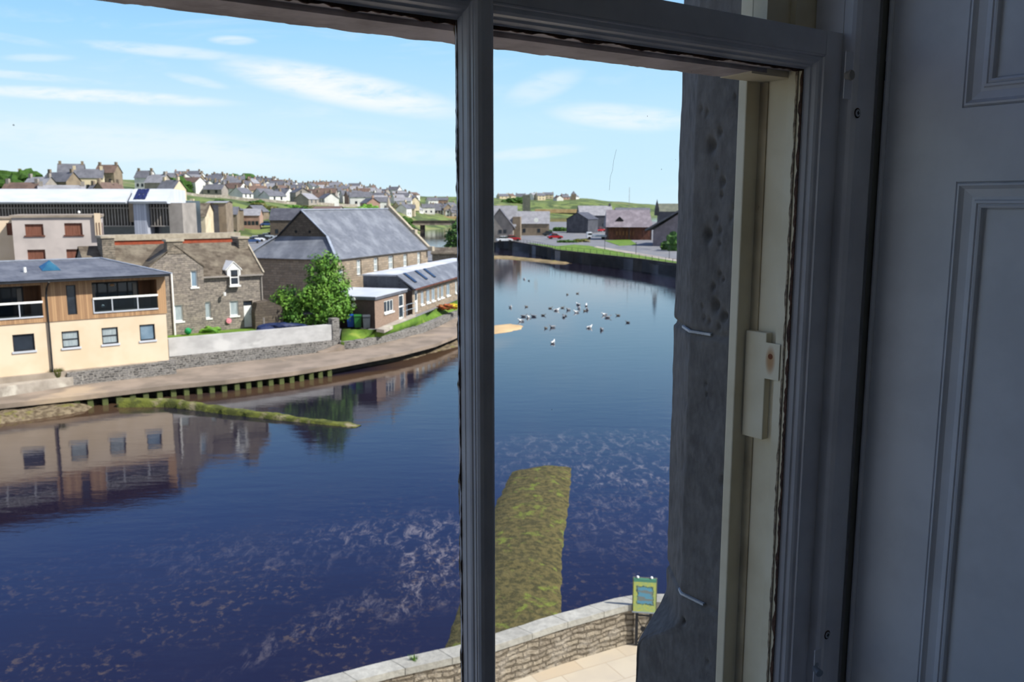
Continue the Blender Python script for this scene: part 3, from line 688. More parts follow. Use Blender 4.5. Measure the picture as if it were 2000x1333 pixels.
# kerb at the far left of the quay, in front of the cream building
k1=[G(x,y,1.35) for x,y in [(-120,776),(0,758),(80,746),(150,735),(175,729)]]; k2=[G(x,y,1.35) for x,y in [(-120,762),(0,744),(80,735),(128,727),(172,725)]]
strip('quay_kerb', resample(k1,14), resample(k2,14), 1.35,1.37,'kerb_stone',.7)
def rough_ground(name, poly_px, z, material, bump=.12, res=.35, edge=-.25, seed=0, kind='structure'):
    # a gently domed rough patch rising out of the water, outline given on the ground
    P=[G(x,y,0) for x,y in poly_px]; xs=[p.x for p in P]; ys=[p.y for p in P]
    def sd(x,y):
        ins=False; d=1e9; n=len(P)
        for i in range(n):
            a=P[i]; b=P[(i+1)%n]
            if (a.y>y)!=(b.y>y) and x<(b.x-a.x)*(y-a.y)/(b.y-a.y)+a.x: ins=not ins
            ab=Vector((b.x-a.x,b.y-a.y)); ap=Vector((x-a.x,y-a.y)); t=max(0,min(1,ap.dot(ab)/max(ab.dot(ab),1e-9))); d=min(d,(ap-ab*t).length)
        return d if ins else -d
    nx=int((max(xs)-min(xs)+2)/res); ny=int((max(ys)-min(ys)+2)/res); idx={}; vs=[]; fs=[]
    for i in range(nx+1):
        for j in range(ny+1):
            x=min(xs)-1+i*res; y=min(ys)-1+j*res; d=sd(x,y)
            h=z*(1-math.exp(-max(d,0)*2.2))+max(min(d,0)*.8,edge)+ (bump*(mnoise.noise(Vector((x*1.3,y*1.3,seed)))+.6*mnoise.noise(Vector((x*4.1,y*4.1,seed+3)))) if d>-.6 else 0)
            if d>-1.2: idx[(i,j)]=len(vs); vs.append((x,y,h))
    for i in range(nx):
        for j in range(ny):
            k=[(i,j),(i+1,j),(i+1,j+1),(i,j+1)]
            if all(q in idx for q in k): fs.append(tuple(idx[q] for q in k))
    m=MB(); m.closed_hint=False; m.add(vs,fs); o=m.build(name,material,smooth=True)
    tag(o,kind=kind); return o
rough_ground('foreshore_left', [(-60,835),(0,829),(60,820),(120,812),(168,803),(190,788),(175,772),(120,770),(0,786),(-60,792)], .42,'pebbles',.13,.3)
rough_ground('foreshore_strip', [(500,733),(560,738),(640,728),(720,716),(800,702),(893,678),(940,650),(940,636),(893,660),(800,690),(700,708),(600,724),(530,728)], .16,'pebbles',.14,.5,seed=4)
rough_ground('sandbank', [(955,654),(990,650),(1018,644),(1026,637),(1000,633),(960,636)], .10,'sand',.05,.5,seed=9)
rough_ground('far_shore_left', [(940,506),(975,505),(1025,509),(1080,515),(1118,515),(1100,512),(1040,506),(1000,502),(940,500)], .28,'mud',.10,1.0,seed=11)
# mossy training wall running out into the river
c_=[(236,789),(330,788),(450,803),(560,815),(640,823),(700,829)]
cc=resample([G(x,y,.15) for x,y in c_],150); vs=[];fs=[]
for i,p in enumerate(cc):
    t=i/150; wdt=.55*(1-.25*t); z=.40*(1-t)**.6+.03; d=(cc[min(i+1,150)]-cc[max(i-1,0)]).normalized(); n=Vector((-d.y,d.x,0))
    for k,(o,zz) in enumerate([(-1.15,-.5),(-1,z*.85),(-.5,z*1.05),(0,z*1.1),(.5,z),(1,z*.8),(1.15,-.5)]):
        j=.10*mnoise.noise(Vector((p.x*1.6+k,p.y*1.6,k*.7))) ; vs.append(tuple(p+n*(o*wdt*.62+j)+Vector((0,0,zz-p.z+j*.8))))
for i in range(150):
    for k in range(6): fs.append((i*7+k,i*7+k+1,i*7+8+k,i*7+7+k))
m=MB(); m.closed_hint=False; m.add(vs,fs); tag(m.build('low_river_wall','moss',smooth=True),'narrow moss-covered low stone wall running out into the water from the far quay','wall')
# broad weedy ramp close by
mr_=[(1000,922),(1060,912),(1117,914),(1111,985),(1098,1080),(1096,1190),(1092,1240),(1120,1300),(860,1330),(870,1262),(893,1195),(930,1080),(968,985)]
ob=rough_ground('weedy_slipway', mr_, .30,'weed_moss',.045,.16,edge=-.6,seed=20,kind=None)
tag(ob,'broad weed-covered stone slipway sloping into the river beyond the parapet','slipway')
# ---- left bank ground
g_in=[tuple(p) for p in resample([G(x,y,ZQ) for x,y in [(-300,772),(0,750),(145,742),(333,719),(440,707),(560,693),(663,679)]],20)]
Bp=[(668,641),(735,645),(782,632),(824,615),(893,586),(930,560)]
lb=[(p[0],p[1]) for p in g_in]+[(G(x,y,1.95).x,G(x,y,1.95).y) for x,y in Bp]+[(G(925,510,2.).x,G(925,510,2.).y),
    (G(893,488,2.).x,G(893,488,2.).y),(G(840,481,2.).x,G(840,481,2.).y),(G(800,468,2.).x,G(800,468,2.).y),(G(775,448,2.).x,G(775,448,2.).y),(G(790,436,2.).x,G(790,436,2.).y),(-320,440),(-320,60)]
slab('left_bank', lb, 1.95, 'tarmac')
# garden of the cottage and lawn by the flat annex
def lawn(name, pts, z, material='grass', h=.25, label=None):
    m=MB(); m.prism([(G(x,y,z).x,G(x,y,z).y,z) for x,y in pts],(0,0,-h)); o=m.build(name,material)
    tag(o,kind='structure'); return o
lawn('garden_lawn',[(337,664),(480,652),(590,642),(650,634),(640,627),(515,632),(395,640),(336,648),(320,655)],2.35,h=.5)
la=resample([G(x,y,1.35) for x,y in [(666,669),(700,665.5),(747,650.5),(824,630),(893,608),(925,590)]],30); lb_=resample([G(x,y,2.02) for x,y in Bp],30)
for p_ in strip('annex_lawn', la, lb_, 1.35, 2.02, 'grass', .6).data.polygons: p_.use_smooth=True
pa=resample([G(x,y,1.98) for x,y in [(750,645),(786,628.5),(812,618.5)]],10); pb=resample([G(x,y,2.06) for x,y in [(735,643),(780,624),(812,611)]],10)
strip('path_slab', pa, pb, 1.98, 2.08, 'kerb_stone', .25)
# garden retaining wall: white rendered top over rubble foot
gw=Fr(G(663,682,ZQ), 0); p0=G(330,721,ZQ); p1=G(663,682,ZQ); dv=p1-p0; th=math.degrees(math.atan2(dv.x,dv.y))
gw=Fr(p1,th); L=(p1-p0).length
root=gw.empty('garden_wall'); tag(root,'white rendered garden wall on a rubble stone foot, with tree shadow, below the stone cottage','wall')
zt0=gw.loc(335,662)[1]; zt1=gw.loc(655,634)[1]; zm0=gw.loc(345,696)[1]; zm1=gw.loc(655,664)[1]
MB().prism([(-L,0,-.3),(0,0,-.3),(0,0,zm1),(-L,0,zm0)],(0,.7,0)).build('rubble_foot','rubble_grey',root)
MB().prism([(-L+.1,.06,zm0-.02),(-.55,.06,zm1-.02),(-.55,.06,zt1),(-L+.1,.06,zt0)],(0,.45,0)).build('rendered_wall','old_white_render',root)
MB().box(-.55,.05,-.02,.62,-.3,gw.loc(660,622)[1]).build('end_pier','rubble_grey',root)
# steps notch on the quay
sroot=gw.empty('quay_ramp'); tag(sroot,'small concrete ramp with dark open side on the quay by the wall end','ramp')
a=G(600,703,ZQ)-gw.o; 
lx0,_=gw.loc(618,692)
MB().prism([(lx0,-.05,.02),(-.1,-.05,.02),(-.1,-.05,.42),(lx0+.6,-.05,.10)],(0,-.95,0)).build('ramp_body','deck_concrete',sroot)
# low curved rubble wall along the quay
lw1=[G(x,y,ZQ) for x,y in [(664,683),(700,681),(747,671),(824,652),(860,636),(894,620),(930,597)]]
lr=resample(lw1,40); nn_=[]
for i,p in enumerate(lr):
    d=(lr[min(i+1,40)]-lr[max(i-1,0)]).normalized(); nn_.append(Vector((-d.y,d.x,0)))
ob=strip('low_rubble_wall', lr, [p+n*.55 for p,n in zip(lr,nn_)], lambda a: ZQ+.60+.06*mnoise.noise(Vector((a[0]*2,a[1]*2,0))), lambda a: ZQ+.64, 'rubble_grey', 1.2)
del ob['kind']; tag(ob,'low curved rubble stone wall between the lawn and the quay path','wall')
# ---- terrace in front of our building
ZTc=3.6; ZP=4.42
edge=[G(x,y,ZP) for x,y in [(560,1343),(600,1333),(760,1292),(900,1262),(966,1240),(1080,1204),(1200,1171),(1262,1160),(1300,1163)]]
far=[edge[0]+(edge[0]-edge[1])*30]+edge+[edge[-1]+Vector((1.6,.1,0)), edge[-1]+Vector((4.0,-1.2,0)), edge[-1]+Vector((8.0,-4.,0))]
far=resample(far,90); nrm=[]
for i,p in enumerate(far):
    d=(far[min(i+1,90)]-far[max(i-1,0)]).normalized(); nrm.append(Vector((d.y,-d.x,0)))
inn=[p+n*.30 for p,n in zip(far,nrm)]
pr=empty('parapet_wall'); tag(pr,'weathered stone parapet wall with flat pale coping beside the paved terrace below the window','wall')
def cap(m,P,Q,z0,z1,ov):
    vs=[];n=len(P)
    for i,(a,b) in enumerate(zip(P,Q)):
        d=(b-a).normalized()*ov; j=.012*mnoise.noise(Vector((i*.7,0,0)))
        a2=a-d; b2=b+d; vs+=[(a2.x,a2.y,z1+j),(b2.x,b2.y,z1+j),(b2.x,b2.y,z0),(a2.x,a2.y,z0)]
    fs=[(0,1,2,3),(n*4-4,n*4-3,n*4-2,n*4-1)]
    for i in range(n-1):
        for j in range(4): fs.append((i*4+j,i*4+(j+1)%4,i*4+4+(j+1)%4,i*4+4+j))
    m.add(vs,fs)
m=MB(); cap(m,far,inn,0.,ZP-.12,0); m.build('wall_body','terrace_stone',pr)
m=MB(); cap(m,far,inn,ZP-.12,ZP,.03); m.build('coping','parapet_cap',pr)
# terrace paving with its own joints
def paving_mat():
    m,t,b=principled('paving_slabs'); co=t.n('ShaderNodeTexCoord').outputs['Object']
    v=t.mapping(co,rot=(0,0,R(-28)))
    br=t.n('ShaderNodeTexBrick'); t.l(v,br.inputs['Vector']); br.inputs['Scale'].default_value=1; br.inputs['Brick Width'].default_value=.95; br.inputs['Row Height'].default_value=.62; br.inputs['Mortar Size'].default_value=.008
    br.inputs['Color1'].default_value=lin('b1a896'); br.inputs['Color2'].default_value=lin('ab9c85'); br.inputs['Mortar'].default_value=lin('978974')
    n=t.noise(co,2.,6,.6); t.l(t.mix(t.rng(n,.4,.7,0,.5),br.outputs[0],lin('a39a8b')),b.inputs['Base Color']); b.inputs['Roughness'].default_value=.85
paving_mat()
tp=[(p.x,p.y) for p in inn]; 
slab('terrace', tp+[(tp[-1][0]+4,-6),(-25,-20),(tp[0][0]-2,tp[0][1]-2)], ZTc, 'paving_slabs', bottom=-1)
# information board
sb_=G(1257,1262,ZTc); sr=empty('information_board',(sb_.x,sb_.y,ZTc),R(-8)); tag(sr,'yellow and blue information board on two dark legs in front of the parapet','sign')
hb=(A(1262,1130,sb_.y).z-ZTc)
m=MB(); m.box(-.17,-.135,-.02,.02,0,hb*.7).box(.135,.17,-.02,.02,0,hb*.7); 
lg=MB().box(-.17,-.115,-.03,.03,0,hb*.72).build('leg','dark_metal',sr); lg=MB().box(.09,.145,-.03,.03,0,hb*.72).build('leg','dark_metal',sr)
b2=MB(); b2.bar((-.14,0,.06),(.11,0,hb*.42),.014,.014).bar((.11,0,.06),(-.14,0,hb*.42),.014,.014).box(-.13,.10,-.012,.012,.05,.07).box(-.13,.10,-.012,.012,.44*hb,.46*hb)
b2.tube((-.02,-.012,.25*hb),(-.02,.012,.25*hb),.05,n=12).build('brace','dark_metal',sr)
def board_mat():
    m,t,b=principled('map_print'); co=t.n('ShaderNodeTexCoord').outputs['Object']; s=t.n('ShaderNodeSeparateXYZ'); t.l(co,s.inputs[0]); x,z=s.outputs[0],s.outputs[2]
    dx=t.m('DIVIDE',t.m('SUBTRACT',x,.005),.165); dz=t.m('DIVIDE',t.m('SUBTRACT',z,hb*.76),.20)
    wob=t.m('MULTIPLY',t.m('SUBTRACT',t.noise(co,14,3),.5),.5)
    e=t.m('ADD',t.m('MAXIMUM',t.m('ABSOLUTE',dx),t.m('ABSOLUTE',dz)),wob); inside=t.m('LESS_THAN',e,.95)
    rim=t.m('MULTIPLY',t.m('GREATER_THAN',e,.80),inside)
    c=t.mix(t.rng(t.noise(co,30,3),.4,.6),lin('c3c860'),lin('a8c07a'))
    inner=t.mix(t.rng(t.noise(t.mapping(co,rot=(0,R(35),0),scale=(4,4,14)),1.,3),.45,.55),lin('7c8884'),lin('5f9fb8'))
    c=t.mix(inside,c,inner); c=t.mix(rim,c,t.mix(t.rng(t.noise(co,60,2),.45,.55),lin('2f4a55'),lin('7fa07a')))
    c=t.mix(t.m('GREATER_THAN',z,hb*.955),c,lin('4f8f78'))
    t.l(c,b.inputs['Base Color']); b.inputs['Roughness'].default_value=.35
board_mat()
MB().box(-.215,.205,-.045,-.02,hb*.52,hb).build('printed_panel','map_print',sr)
MB().box(-.235,.225,-.02,.0,hb*.50,hb*1.012).build('board_back','slate_green',sr)
MB().box(-.235,.225,-.05,-.021,hb*.50,hb*.52).build('bottom_rail','silver_car',sr)
for sx in (-.14,.12): MB().tube((sx,-.02,hb*1.01),(sx,-.02,hb*1.03),.025,.02,10).build('cap','white_frame',sr)
# weed tuft on the parapet
def tuft(name,loc,n,h,r,material,label,cat,group=None):
    m=MB(); m.closed_hint=False
    for i in range(n):
        a=random.uniform(0,2*pi); q=random.uniform(0,r); l=h*random.uniform(.5,1); w_=l*.09
        b=Vector((cos(a)*q,sin(a)*q,0)); t=b+Vector((cos(a)*l*.45*random.random(),sin(a)*l*.45*random.random(),l)); s=Vector((-sin(a),cos(a),0))*w_
        m.add([b-s,b+s,t],[(0,1,2)])
    o=m.build(name,material); o.location=loc; tag(o,label,cat,group); return o
p=G(808,1290,ZP); tuft('grass_tuft',(p.x,p.y,ZP-.02),60,.12,.06,'leaf','small green weed tuft growing in the parapet coping joint','plant')
p=G(111,732,1.5); tuft('weed_clump',(p.x,p.y,1.25),500,.75,.35,'moss','dry green weed clump at the foot of the cream building downpipe','plant')
# ================================================================== right bank
zr=2.0
edge_r=[(930,466),(966,469),(1000,473),(1040,480),(1075,486),(1085,490),(1150,497),(1250,508),(1340,521),(1420,533),(1560,560),(1760,592),(2200,640)]
eR=[G(x,y,zr) for x,y in edge_r]
rb=[(p.x,p.y) for p in eR]+[(eR[-1].x+260,eR[-1].y),(330,520),(G(1040,432,zr).x,470),(G(975,437,zr).x,G(975,437,zr).y),(G(930,445,zr).x,G(930,445,zr).y)]
slab('right_bank', rb, zr-.03, 'tarmac')
slab('right_field', [(eR[9].x+1.5,eR[9].y+14),(eR[10].x+1,eR[10].y+8),(eR[11].x+1,eR[11].y+6),(eR[12].x,eR[12].y+4),(eR[12].x+200,eR[12].y+20),(330,515),(170,515),(eR[9].x+24,eR[9].y+60)], zr, 'grass_far', bottom=1.)
wl=resample(eR,60)
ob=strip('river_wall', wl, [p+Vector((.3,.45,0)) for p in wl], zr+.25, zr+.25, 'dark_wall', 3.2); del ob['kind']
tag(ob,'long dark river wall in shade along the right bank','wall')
lawn('river_lawn',[(1030,474),(1085,487),(1150,494),(1250,505),(1345,517),(1345,512),(1290,503),(1230,494),(1170,484),(1150,480),(1120,478),(1085,481)],zr+.03,h=.1)
lawn('barn_lawn',[(1180,470),(1230,468),(1245,478),(1210,480)],zr+.04,h=.1)
lawn('pavement_edge',[(1165,481),(1240,493),(1300,503),(1350,511),(1350,516),(1290,505.5),(1230,495.5),(1160,483)],zr+.05,'kerb_stone',.1)
# railing along the lawn
rl=resample([G(x,y,zr+.25) for x,y in [(966,468),(1040,478.5),(1085,489),(1150,496),(1250,507),(1340,520),(1400,530)]],46)
m=MB(); 
for p in rl: m.box(p.x-.03,p.x+.03,p.y-.03,p.y+.03,zr+.2,zr+1.15)
m.path([(p.x,p.y,zr+1.12) for p in rl],.025,4).path([(p.x,p.y,zr+.65) for p in rl],.02,4)
tag(m.build('railing','dark_metal'),'thin dark metal railing along the top of the right bank river wall','railing')
# bridge, far sea wall
bd=Fr(A(912,440,372)*1.0, 88); bd.o.z=0
br_=bd.empty('road_bridge'); tag(br_,'low grey road bridge crossing the river behind the hall roof','bridge')
zt=bd.loc(850,431)[1]; zb_=bd.loc(850,440)[1]; x0=bd.loc(770,440)[0]; x1=bd.loc(1000,440)[0]
MB().box(x0,x1,0,9,zb_,zb_+.7).build('bridge_deck','concrete',br_); MB().box(x0,x1,0,.3,zb_+.7,zt).build('bridge_parapet','dark_wall',br_)
for px in (802,824,893,960): 
    xx=bd.loc(px,445)[0]; MB().box(xx-.8,xx+.8,.5,8.5,-1.5,zb_).build('bridge_pier','dark_wall',br_)
sw=Fr(A(895,428,520),86); sw.o.z=0
r_=sw.empty('sea_wall'); tag(r_,'tan stone harbour wall on the shore behind the bridge','wall')
MB().box(sw.loc(770,428)[0],sw.loc(905,428)[0],0,3,-1,sw.loc(840,423)[1]).build('wall_body','sand',r_)
pr_=Fr(A(1140,418,800),90); pr_.o.z=0
r_=pr_.empty('harbour_pier'); tag(r_,'long low concrete pier with dark underside across the distant river mouth','pier')
MB().box(pr_.loc(1045,416)[0],pr_.loc(1145,416)[0],0,8,pr_.loc(1090,416)[1],pr_.loc(1090,409)[1]).build('pier_deck','sand',r_)
MB().box(pr_.loc(1050,416)[0],pr_.loc(1145,416)[0],1,7,-1,pr_.loc(1090,416.5)[1]-.02).build('pier_underside','dark_wall',r_)
# hills
prof_h=[(-200,[(125,2.4),(150,4),(230,14),(330,20),(500,27),(900,30)]),(150,[(135,2.4),(165,4),(230,11),(300,19),(500,26),(900,28)]),
 (330,[(200,1.9),(235,6),(265,12.5),(310,15.5),(500,24.5),(900,26)]),(420,[(245,1.9),(268,5.5),(288,12.3),(320,14.2),(500,23.5),(900,25)]),(500,[(262,1.9),(272,4.6),(280,5.4),(302,11.5),(330,13),(550,22.5),(900,24)]),(600,[(250,1.9),(290,6.8),(320,10.6),(350,12),(570,21),(900,22)]),
 (700,[(235,2.),(300,5.5),(335,10),(370,11),(600,19.5),(900,20.5)]),(770,[(300,1.9),(370,4),(420,8.5),(470,10.5),(650,19),(900,20)]),(840,[(390,-1),(430,2),(480,3.),(530,6),(700,17),(1000,18)]),(900,[(430,-1.5),(480,-1),(530,2.8),(570,6),(720,16.8),(1000,18)]),
 (960,[(600,-1.5),(720,-.5),(760,4),(820,12),(930,17.5),(1300,18)]),(1060,[(700,-1.5),(780,1),(820,5),(850,11),(960,16.5),(1300,17)]),(1140,[(740,-1.5),(800,1),(830,5),(870,13),(980,17),(1300,17)]),(1200,[(780,-1.5),(850,2),(900,10),(980,13.5),(1300,14)]),
 (1260,[(830,-1.5),(880,2),(930,7.5),(1020,11),(1300,10)]),(1310,[(900,-1.5),(950,3),(1000,5.5),(1060,7),(1300,5)]),(1350,[(900,-2.5),(1000,-2.5),(1300,-3)]),(1500,[(900,-2.5),(1300,-3)])]
def hz(px, Y):
    for (a,p),(b,q) in zip(prof_h[:-1],prof_h[1:]):
        if px<=b or b==1500:
            f=min(max((px-a)/(b-a),0),1); f=f*f*(3-2*f); return interp(p,Y)*(1-f)+interp(q,Y)*f
def height(X,Y): return hz(1000+X/Y*1720, Y)
m=MB(); m.closed_hint=False; cols=[-220+i*11 for i in range(150)]; Ys=[]; y=120.
while y<1300: Ys.append(y); y*=1.028
vs=[];fs=[]
for c in cols:
    for y in Ys:
        X=(c-1000)/1720*y; z=hz(c,y); vs.append((X,y,z+ (.5*mnoise.noise(Vector((X*.03,y*.03,0))) if z>3 else 0)))
n=len(Ys)
for i in range(len(cols)-1):
    for j in range(n-1): fs.append((i*n+j,(i+1)*n+j,(i+1)*n+j+1,i*n+j+1))
m.add(vs,fs); tag(m.build('hillside','grass_far',smooth=True),kind='structure')

hwp=[]
for px,Y in [(345,305),(400,312),(450,318),(510,322),(560,326),(620,335),(690,350),(760,440)]:
    X=(px-1000)/1720*Y; hwp.append(Vector((X,Y,0)))
hp=resample(hwp,50)
ob=strip('hillside_wall', hp, [p+Vector((0,.5,0)) for p in hp], lambda a: height(a[0],a[1])+1.0, lambda a: height(a[0],a[1])+1.0,'kerb_stone',2.0); del ob['kind']
tag(ob,'pale stone boundary wall running along the hillside below the houses','wall')
# ================================================================== buildings on the left bank
# ---- cream riverside building with timber upper floor
B=Fr(G(330,706,1.6),53); root=B.empty('riverside_building'); tag(root,'cream rendered building with timber clad upper floor, two balconies and slate roof by the quay','building')
XL=-16.; zs_=B.loc(328,612)[1]; ze=B.loc(328,537)[1]-.05; DP=8.
hl=[B.rect(25,653,68,686),B.rect(121,647,155,679),B.rect(199,640,231,672),B.rect(273,634,303,665)]
hl.append((hl[0][0]-5.2,hl[0][1]-5.2,hl[0][2],hl[0][3]))
m=MB(); m.closed_hint=False; m.wall(XL,0,0,zs_,hl,0,.18); m.add([(0,0,0),(0,DP,0),(0,DP,zs_),(0,0,zs_)],[(0,1,2,3)]).add([(XL,DP,0),(0,DP,0),(0,DP,zs_),(XL,DP,zs_)],[(0,1,2,3)])
m.build('rendered_wall','cream_render',root)
MB().box(XL,-.02,.25,DP-.1,.02,.03).box(XL,-.02,1.5,1.55,.03,zs_-.1).build('inner_room','room_dark',root)
pans=['pane_dark','pane_curtain','pane_curtain','pane_blue','pane_dark']
for r,pn in zip(hl,pans): window(root,r,.14,'dark_metal',pn,1,1 if pn!='pane_curtain' else 2,.07,'roof_white')
b1=B.rect(-130,556,82,618); b2=B.rect(180,547,307,607); b2=(b2[0],b2[1],B.loc(243,608)[1],B.loc(243,549)[1]); b1=(B.loc(-60,590)[0],B.loc(82,590)[0],B.loc(40,620)[1],B.loc(40,560)[1])
b1=(b1[0],b1[1],b2[2],b2[3]); sl=B.rect(130,557,149,615)
m=MB(); m.closed_hint=False; m.wall(XL,.06,zs_,ze,[b1,b2,sl],-.05,.1); m.add([(.06,-.05,zs_),(.06,DP,zs_),(.06,DP,ze),(.06,-.05,ze)],[(0,1,2,3)]).add([(XL,-.05,zs_),(.06,-.05,zs_),(.06,.0,zs_),(XL,0,zs_)],[(0,1,2,3)])
m.build('timber_cladding','timber',root)
window(root,sl,.06,'dark_metal','pane_dark',1,1,.06)
for b in (b1,b2):
    m=MB(); m.closed_hint=False
    a,c,z0,z1=b; d=1.7
    m.add([(a,.05,z0),(a,d,z0),(a,d,z1),(a,.05,z1)],[(0,1,2,3)]).add([(c,.05,z0),(c,d,z0),(c,d,z1),(c,.05,z1)],[(0,1,2,3)]).add([(a,.05,z1),(c,.05,z1),(c,d,z1),(a,d,z1)],[(0,1,2,3)])
    m.add([(c-.75,d,z0),(c,d,z0),(c,d,z1),(c-.75,d,z1)],[(0,1,2,3)])
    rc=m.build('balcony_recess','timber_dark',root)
    MB().box(a,c,.0,d,z0-.02,z0+.02).build('balcony_floor','concrete',root)
    nx=5; m=MB(); 
    for i in range(nx+1):
        x=a+.05+(c-.8-a-.05)*i/nx; m.box(x-.04,x+.04,d-.08,d,z0,z1-.15)
    m.box(a,c-.75,d-.08,d,z1-.25,z1-.15).box(a,c-.75,d-.08,d,z0,z0+.12)
    dr=m.build('balcony_doors','dark_metal',root); MB().box(a,c-.75,d-.03,d+.02,z0,z1-.15).build('pane','pane_dark',dr)
    MB().box(a+.25,a+.5,d-.14,d-.1,z0+.05,z1-.3).build('curtain','house_grey',root); MB().box(c-1.1,c-.85,d-.14,d-.1,z0+.05,z1-.3).build('curtain','house_grey',root)
    rt=B.loc(243,580)[1]
    m=MB(); m.box(a,c+.02,-.13,-.06,rt-.06,rt+.06); tr=m.build('handrail','white_frame',root)
    m=MB(); m.box(a,c,-.10,-.055,z0-.02,z0+.07)
    xs=[B.loc(219,600)[0],B.loc(269,600)[0],a+.02] if b is b2 else [B.loc(37,600)[0],B.loc(-20,600)[0]]
    for x in xs: m.box(x-.03,x+.03,-.10,-.055,z0,rt)
    m.build('balustrade_frame','roof_white',root); MB().box(a+.03,c-.03,-.085,-.075,z0+.07,rt-.05).build('glass_panel','balcony_glass',root)
lx,lz=B.loc(219,557,.8); MB().blob((lx,.8,lz),(.16,.16,.09),3,2,.02).build('pendant_lamp','timber',root)
lx,lz=B.loc(201,598,.4); MB().blob((lx,.4,lz),(.10,.08,.08),3,2,.02).build('round_table_lamp','white_frame',root)
# dark eaves and low slate roof
ov=.75; rzh=B.loc(100,508,DP/2)[1]; rxr=B.loc(196,509,DP/2)[0]
MB().box(XL-.5,ov*.25,-ov,DP+ov,ze,ze+.16).build('eaves','dark_metal',root)
m=MB(); z0=ze+.165
e=[(XL-.6,-ov-.05,z0),(.30,-ov-.05,z0),(.30,DP+ov,z0),(XL-.6,DP+ov,z0),(rxr,DP/2,rzh),(XL-.6,DP/2,rzh)]
m.add(e,[(0,1,4,5),(1,2,4),(2,3,5,4),(0,5,3),(0,3,2,1)]); m.build('roof','slate_blue',root)
MB().bar((.30,-ov-.05,z0+.03),(rxr,DP/2,rzh+.03),.14,.06).bar((rxr,DP/2,rzh+.03),(XL,DP/2,rzh+.03),.14,.06).build('ridge_strip','lead',root)
sx,sz=B.loc(98,520,1.6); zr1=z0+(rzh-z0)*(1.6+ov)/(DP/2+ov)
m=MB(); q=.52; bz=zr1-.05
m.add([(sx-q,1.2,bz),(sx+q,1.2,bz),(sx+q,2.3,bz+.22),(sx-q,2.3,bz+.22),(sx,1.8,bz+.62)],[(0,1,4),(1,2,4),(2,3,4),(3,0,4),(0,3,2,1)]); m.build('pyramid_skylight','skylight_glass',root)
vx,_=B.loc(48,523,1.2); MB().tube((vx,1.2,zr1-.3),(vx,1.2,zr1+.22),.09,.09,10).build('roof_vent','white_frame',root)
px0=B.loc(89,556,-.15)[0]; m=MB(); m.path([(px0+.1,-.75,ze+.02),(px0+.05,-.2,ze-.35),(px0,-.12,ze-.7),(px0,-.12,-.15)],.05,8); m.build('downpipe','dark_metal',root)
MB().box(XL,-.8,-.35,.0,-1.,.10).build('plinth','concrete',root)
x1=B.loc(128,728)[0]; MB().prism([(x1,-.5,-1.),(.3,-.5,-1.),(.3,-.5,.08),(x1,-.5,.02)],(0,.6,0)).build('rubble_base','rubble_grey',root)
# ---- stone cottage
C=Fr(G(515,637,2.4),53); root=C.empty('stone_cottage'); tag(root,'grey-brown stone cottage with slate roof, white dormer window and white door behind the garden','cottage')
DC=6.6; he_=C.loc(514,534)[1]; xw0=C.loc(288,560)[0]; xw1=C.loc(396,560)[0]; xl=C.loc(186,520)[0]-.3; hr=C.loc(420,477,DC/2)[1]
rs={'w2':C.rect(341,596,358,628),'w3':C.rect(399,590,412,622),'w4':C.rect(449,588,466,617),'door':C.rect(476,588,494,638),'w1':C.rect(373,529,386,561),'dw':C.rect(447,534,465,557)}
rs['door']=(rs['door'][0],rs['door'][1],0.02,rs['door'][3]); 
m=MB(); m.closed_hint=False; m.wall(xw1,0,-.4,he_,[rs['w3'],rs['w4'],rs['door'],(rs['dw'][0],rs['dw'][1],rs['dw'][2],he_)],0,.25)
m.add([(0,0,-.4),(0,DC,-.4),(0,DC,he_),(0,DC/2,hr),(0,0,he_)],[(0,1,2,3,4)]).add([(xl,DC,-.4),(0,DC,-.4),(0,DC,he_),(xl,DC,he_)],[(0,1,2,3)]).add([(xl,0,-.4),(xl,DC,-.4),(xl,DC,he_),(xl,DC/2,hr),(xl,0,he_)],[(0,1,2,3,4)]).add([(xl,0,-.4),(xw0,0,-.4),(xw0,0,he_),(xl,0,he_)],[(0,1,2,3)])
m.build('stone_wall','cottage_stone',root)
MB().box(xl+.1,-.1,1.2,1.3,0,he_).build('inner_room','room_dark',root)
# gabled wing
yw=-.35; he2=C.loc(393,520,yw)[1]; xc=(xw0+xw1)/2; ha=C.loc(342,494,yw)[1]; cw0,cw1=C.loc(327,495,yw)[0],C.loc(358,495,yw)[0]
m=MB(); m.closed_hint=False
w1=C.rect(373,529,386,561,yw); w2=C.rect(341,596,358,628,yw)
w1=(w1[0],w1[1],w1[2],min(w1[3],he2-.02)); m.wall(xw0,xw1,-.4,he2,[w1,w2],yw,.25)
m.add([(xw0,yw,he2),(xw1,yw,he2),(cw1,yw,ha),(cw0,yw,ha)],[(0,1,2,3)])
for x in (xw0,xw1): m.add([(x,yw,-.4),(x,.0,-.4),(x,.0,he2),(x,yw,he2)],[(0,1,2,3)])
m.add([(xw1,.0,he_-.2),(xw1,1.2,he_-.2),(xw1,1.2,he2),(xw1,yw,he2)],[(0,1,2,3)])
m.build('gable_wing_wall','cottage_stone',root)
m=MB(); slp=(ha-he2)/(xw1-cw1); hm=he2+slp*(xw1-xc); t=.12
def gp(x,y): return (x,y,he2+slp*(xw1-abs(x-xc)-xc)+t)
m.prism([(xc,yw-.05,hm+t),(xw1+.12,yw-.05,he2-.1+t),(xw1+.12,yw-.05,he2-.24+t),(xc,yw-.05,hm-.02+t)],(0,3.4,0)).prism([(xc,yw-.05,hm+t),(xw0-.12,yw-.05,he2-.1+t),(xw0-.12,yw-.05,he2-.24+t),(xc,yw-.05,hm-.02+t)],(0,3.4,0))
m.build('wing_roof','slate_brown',root)
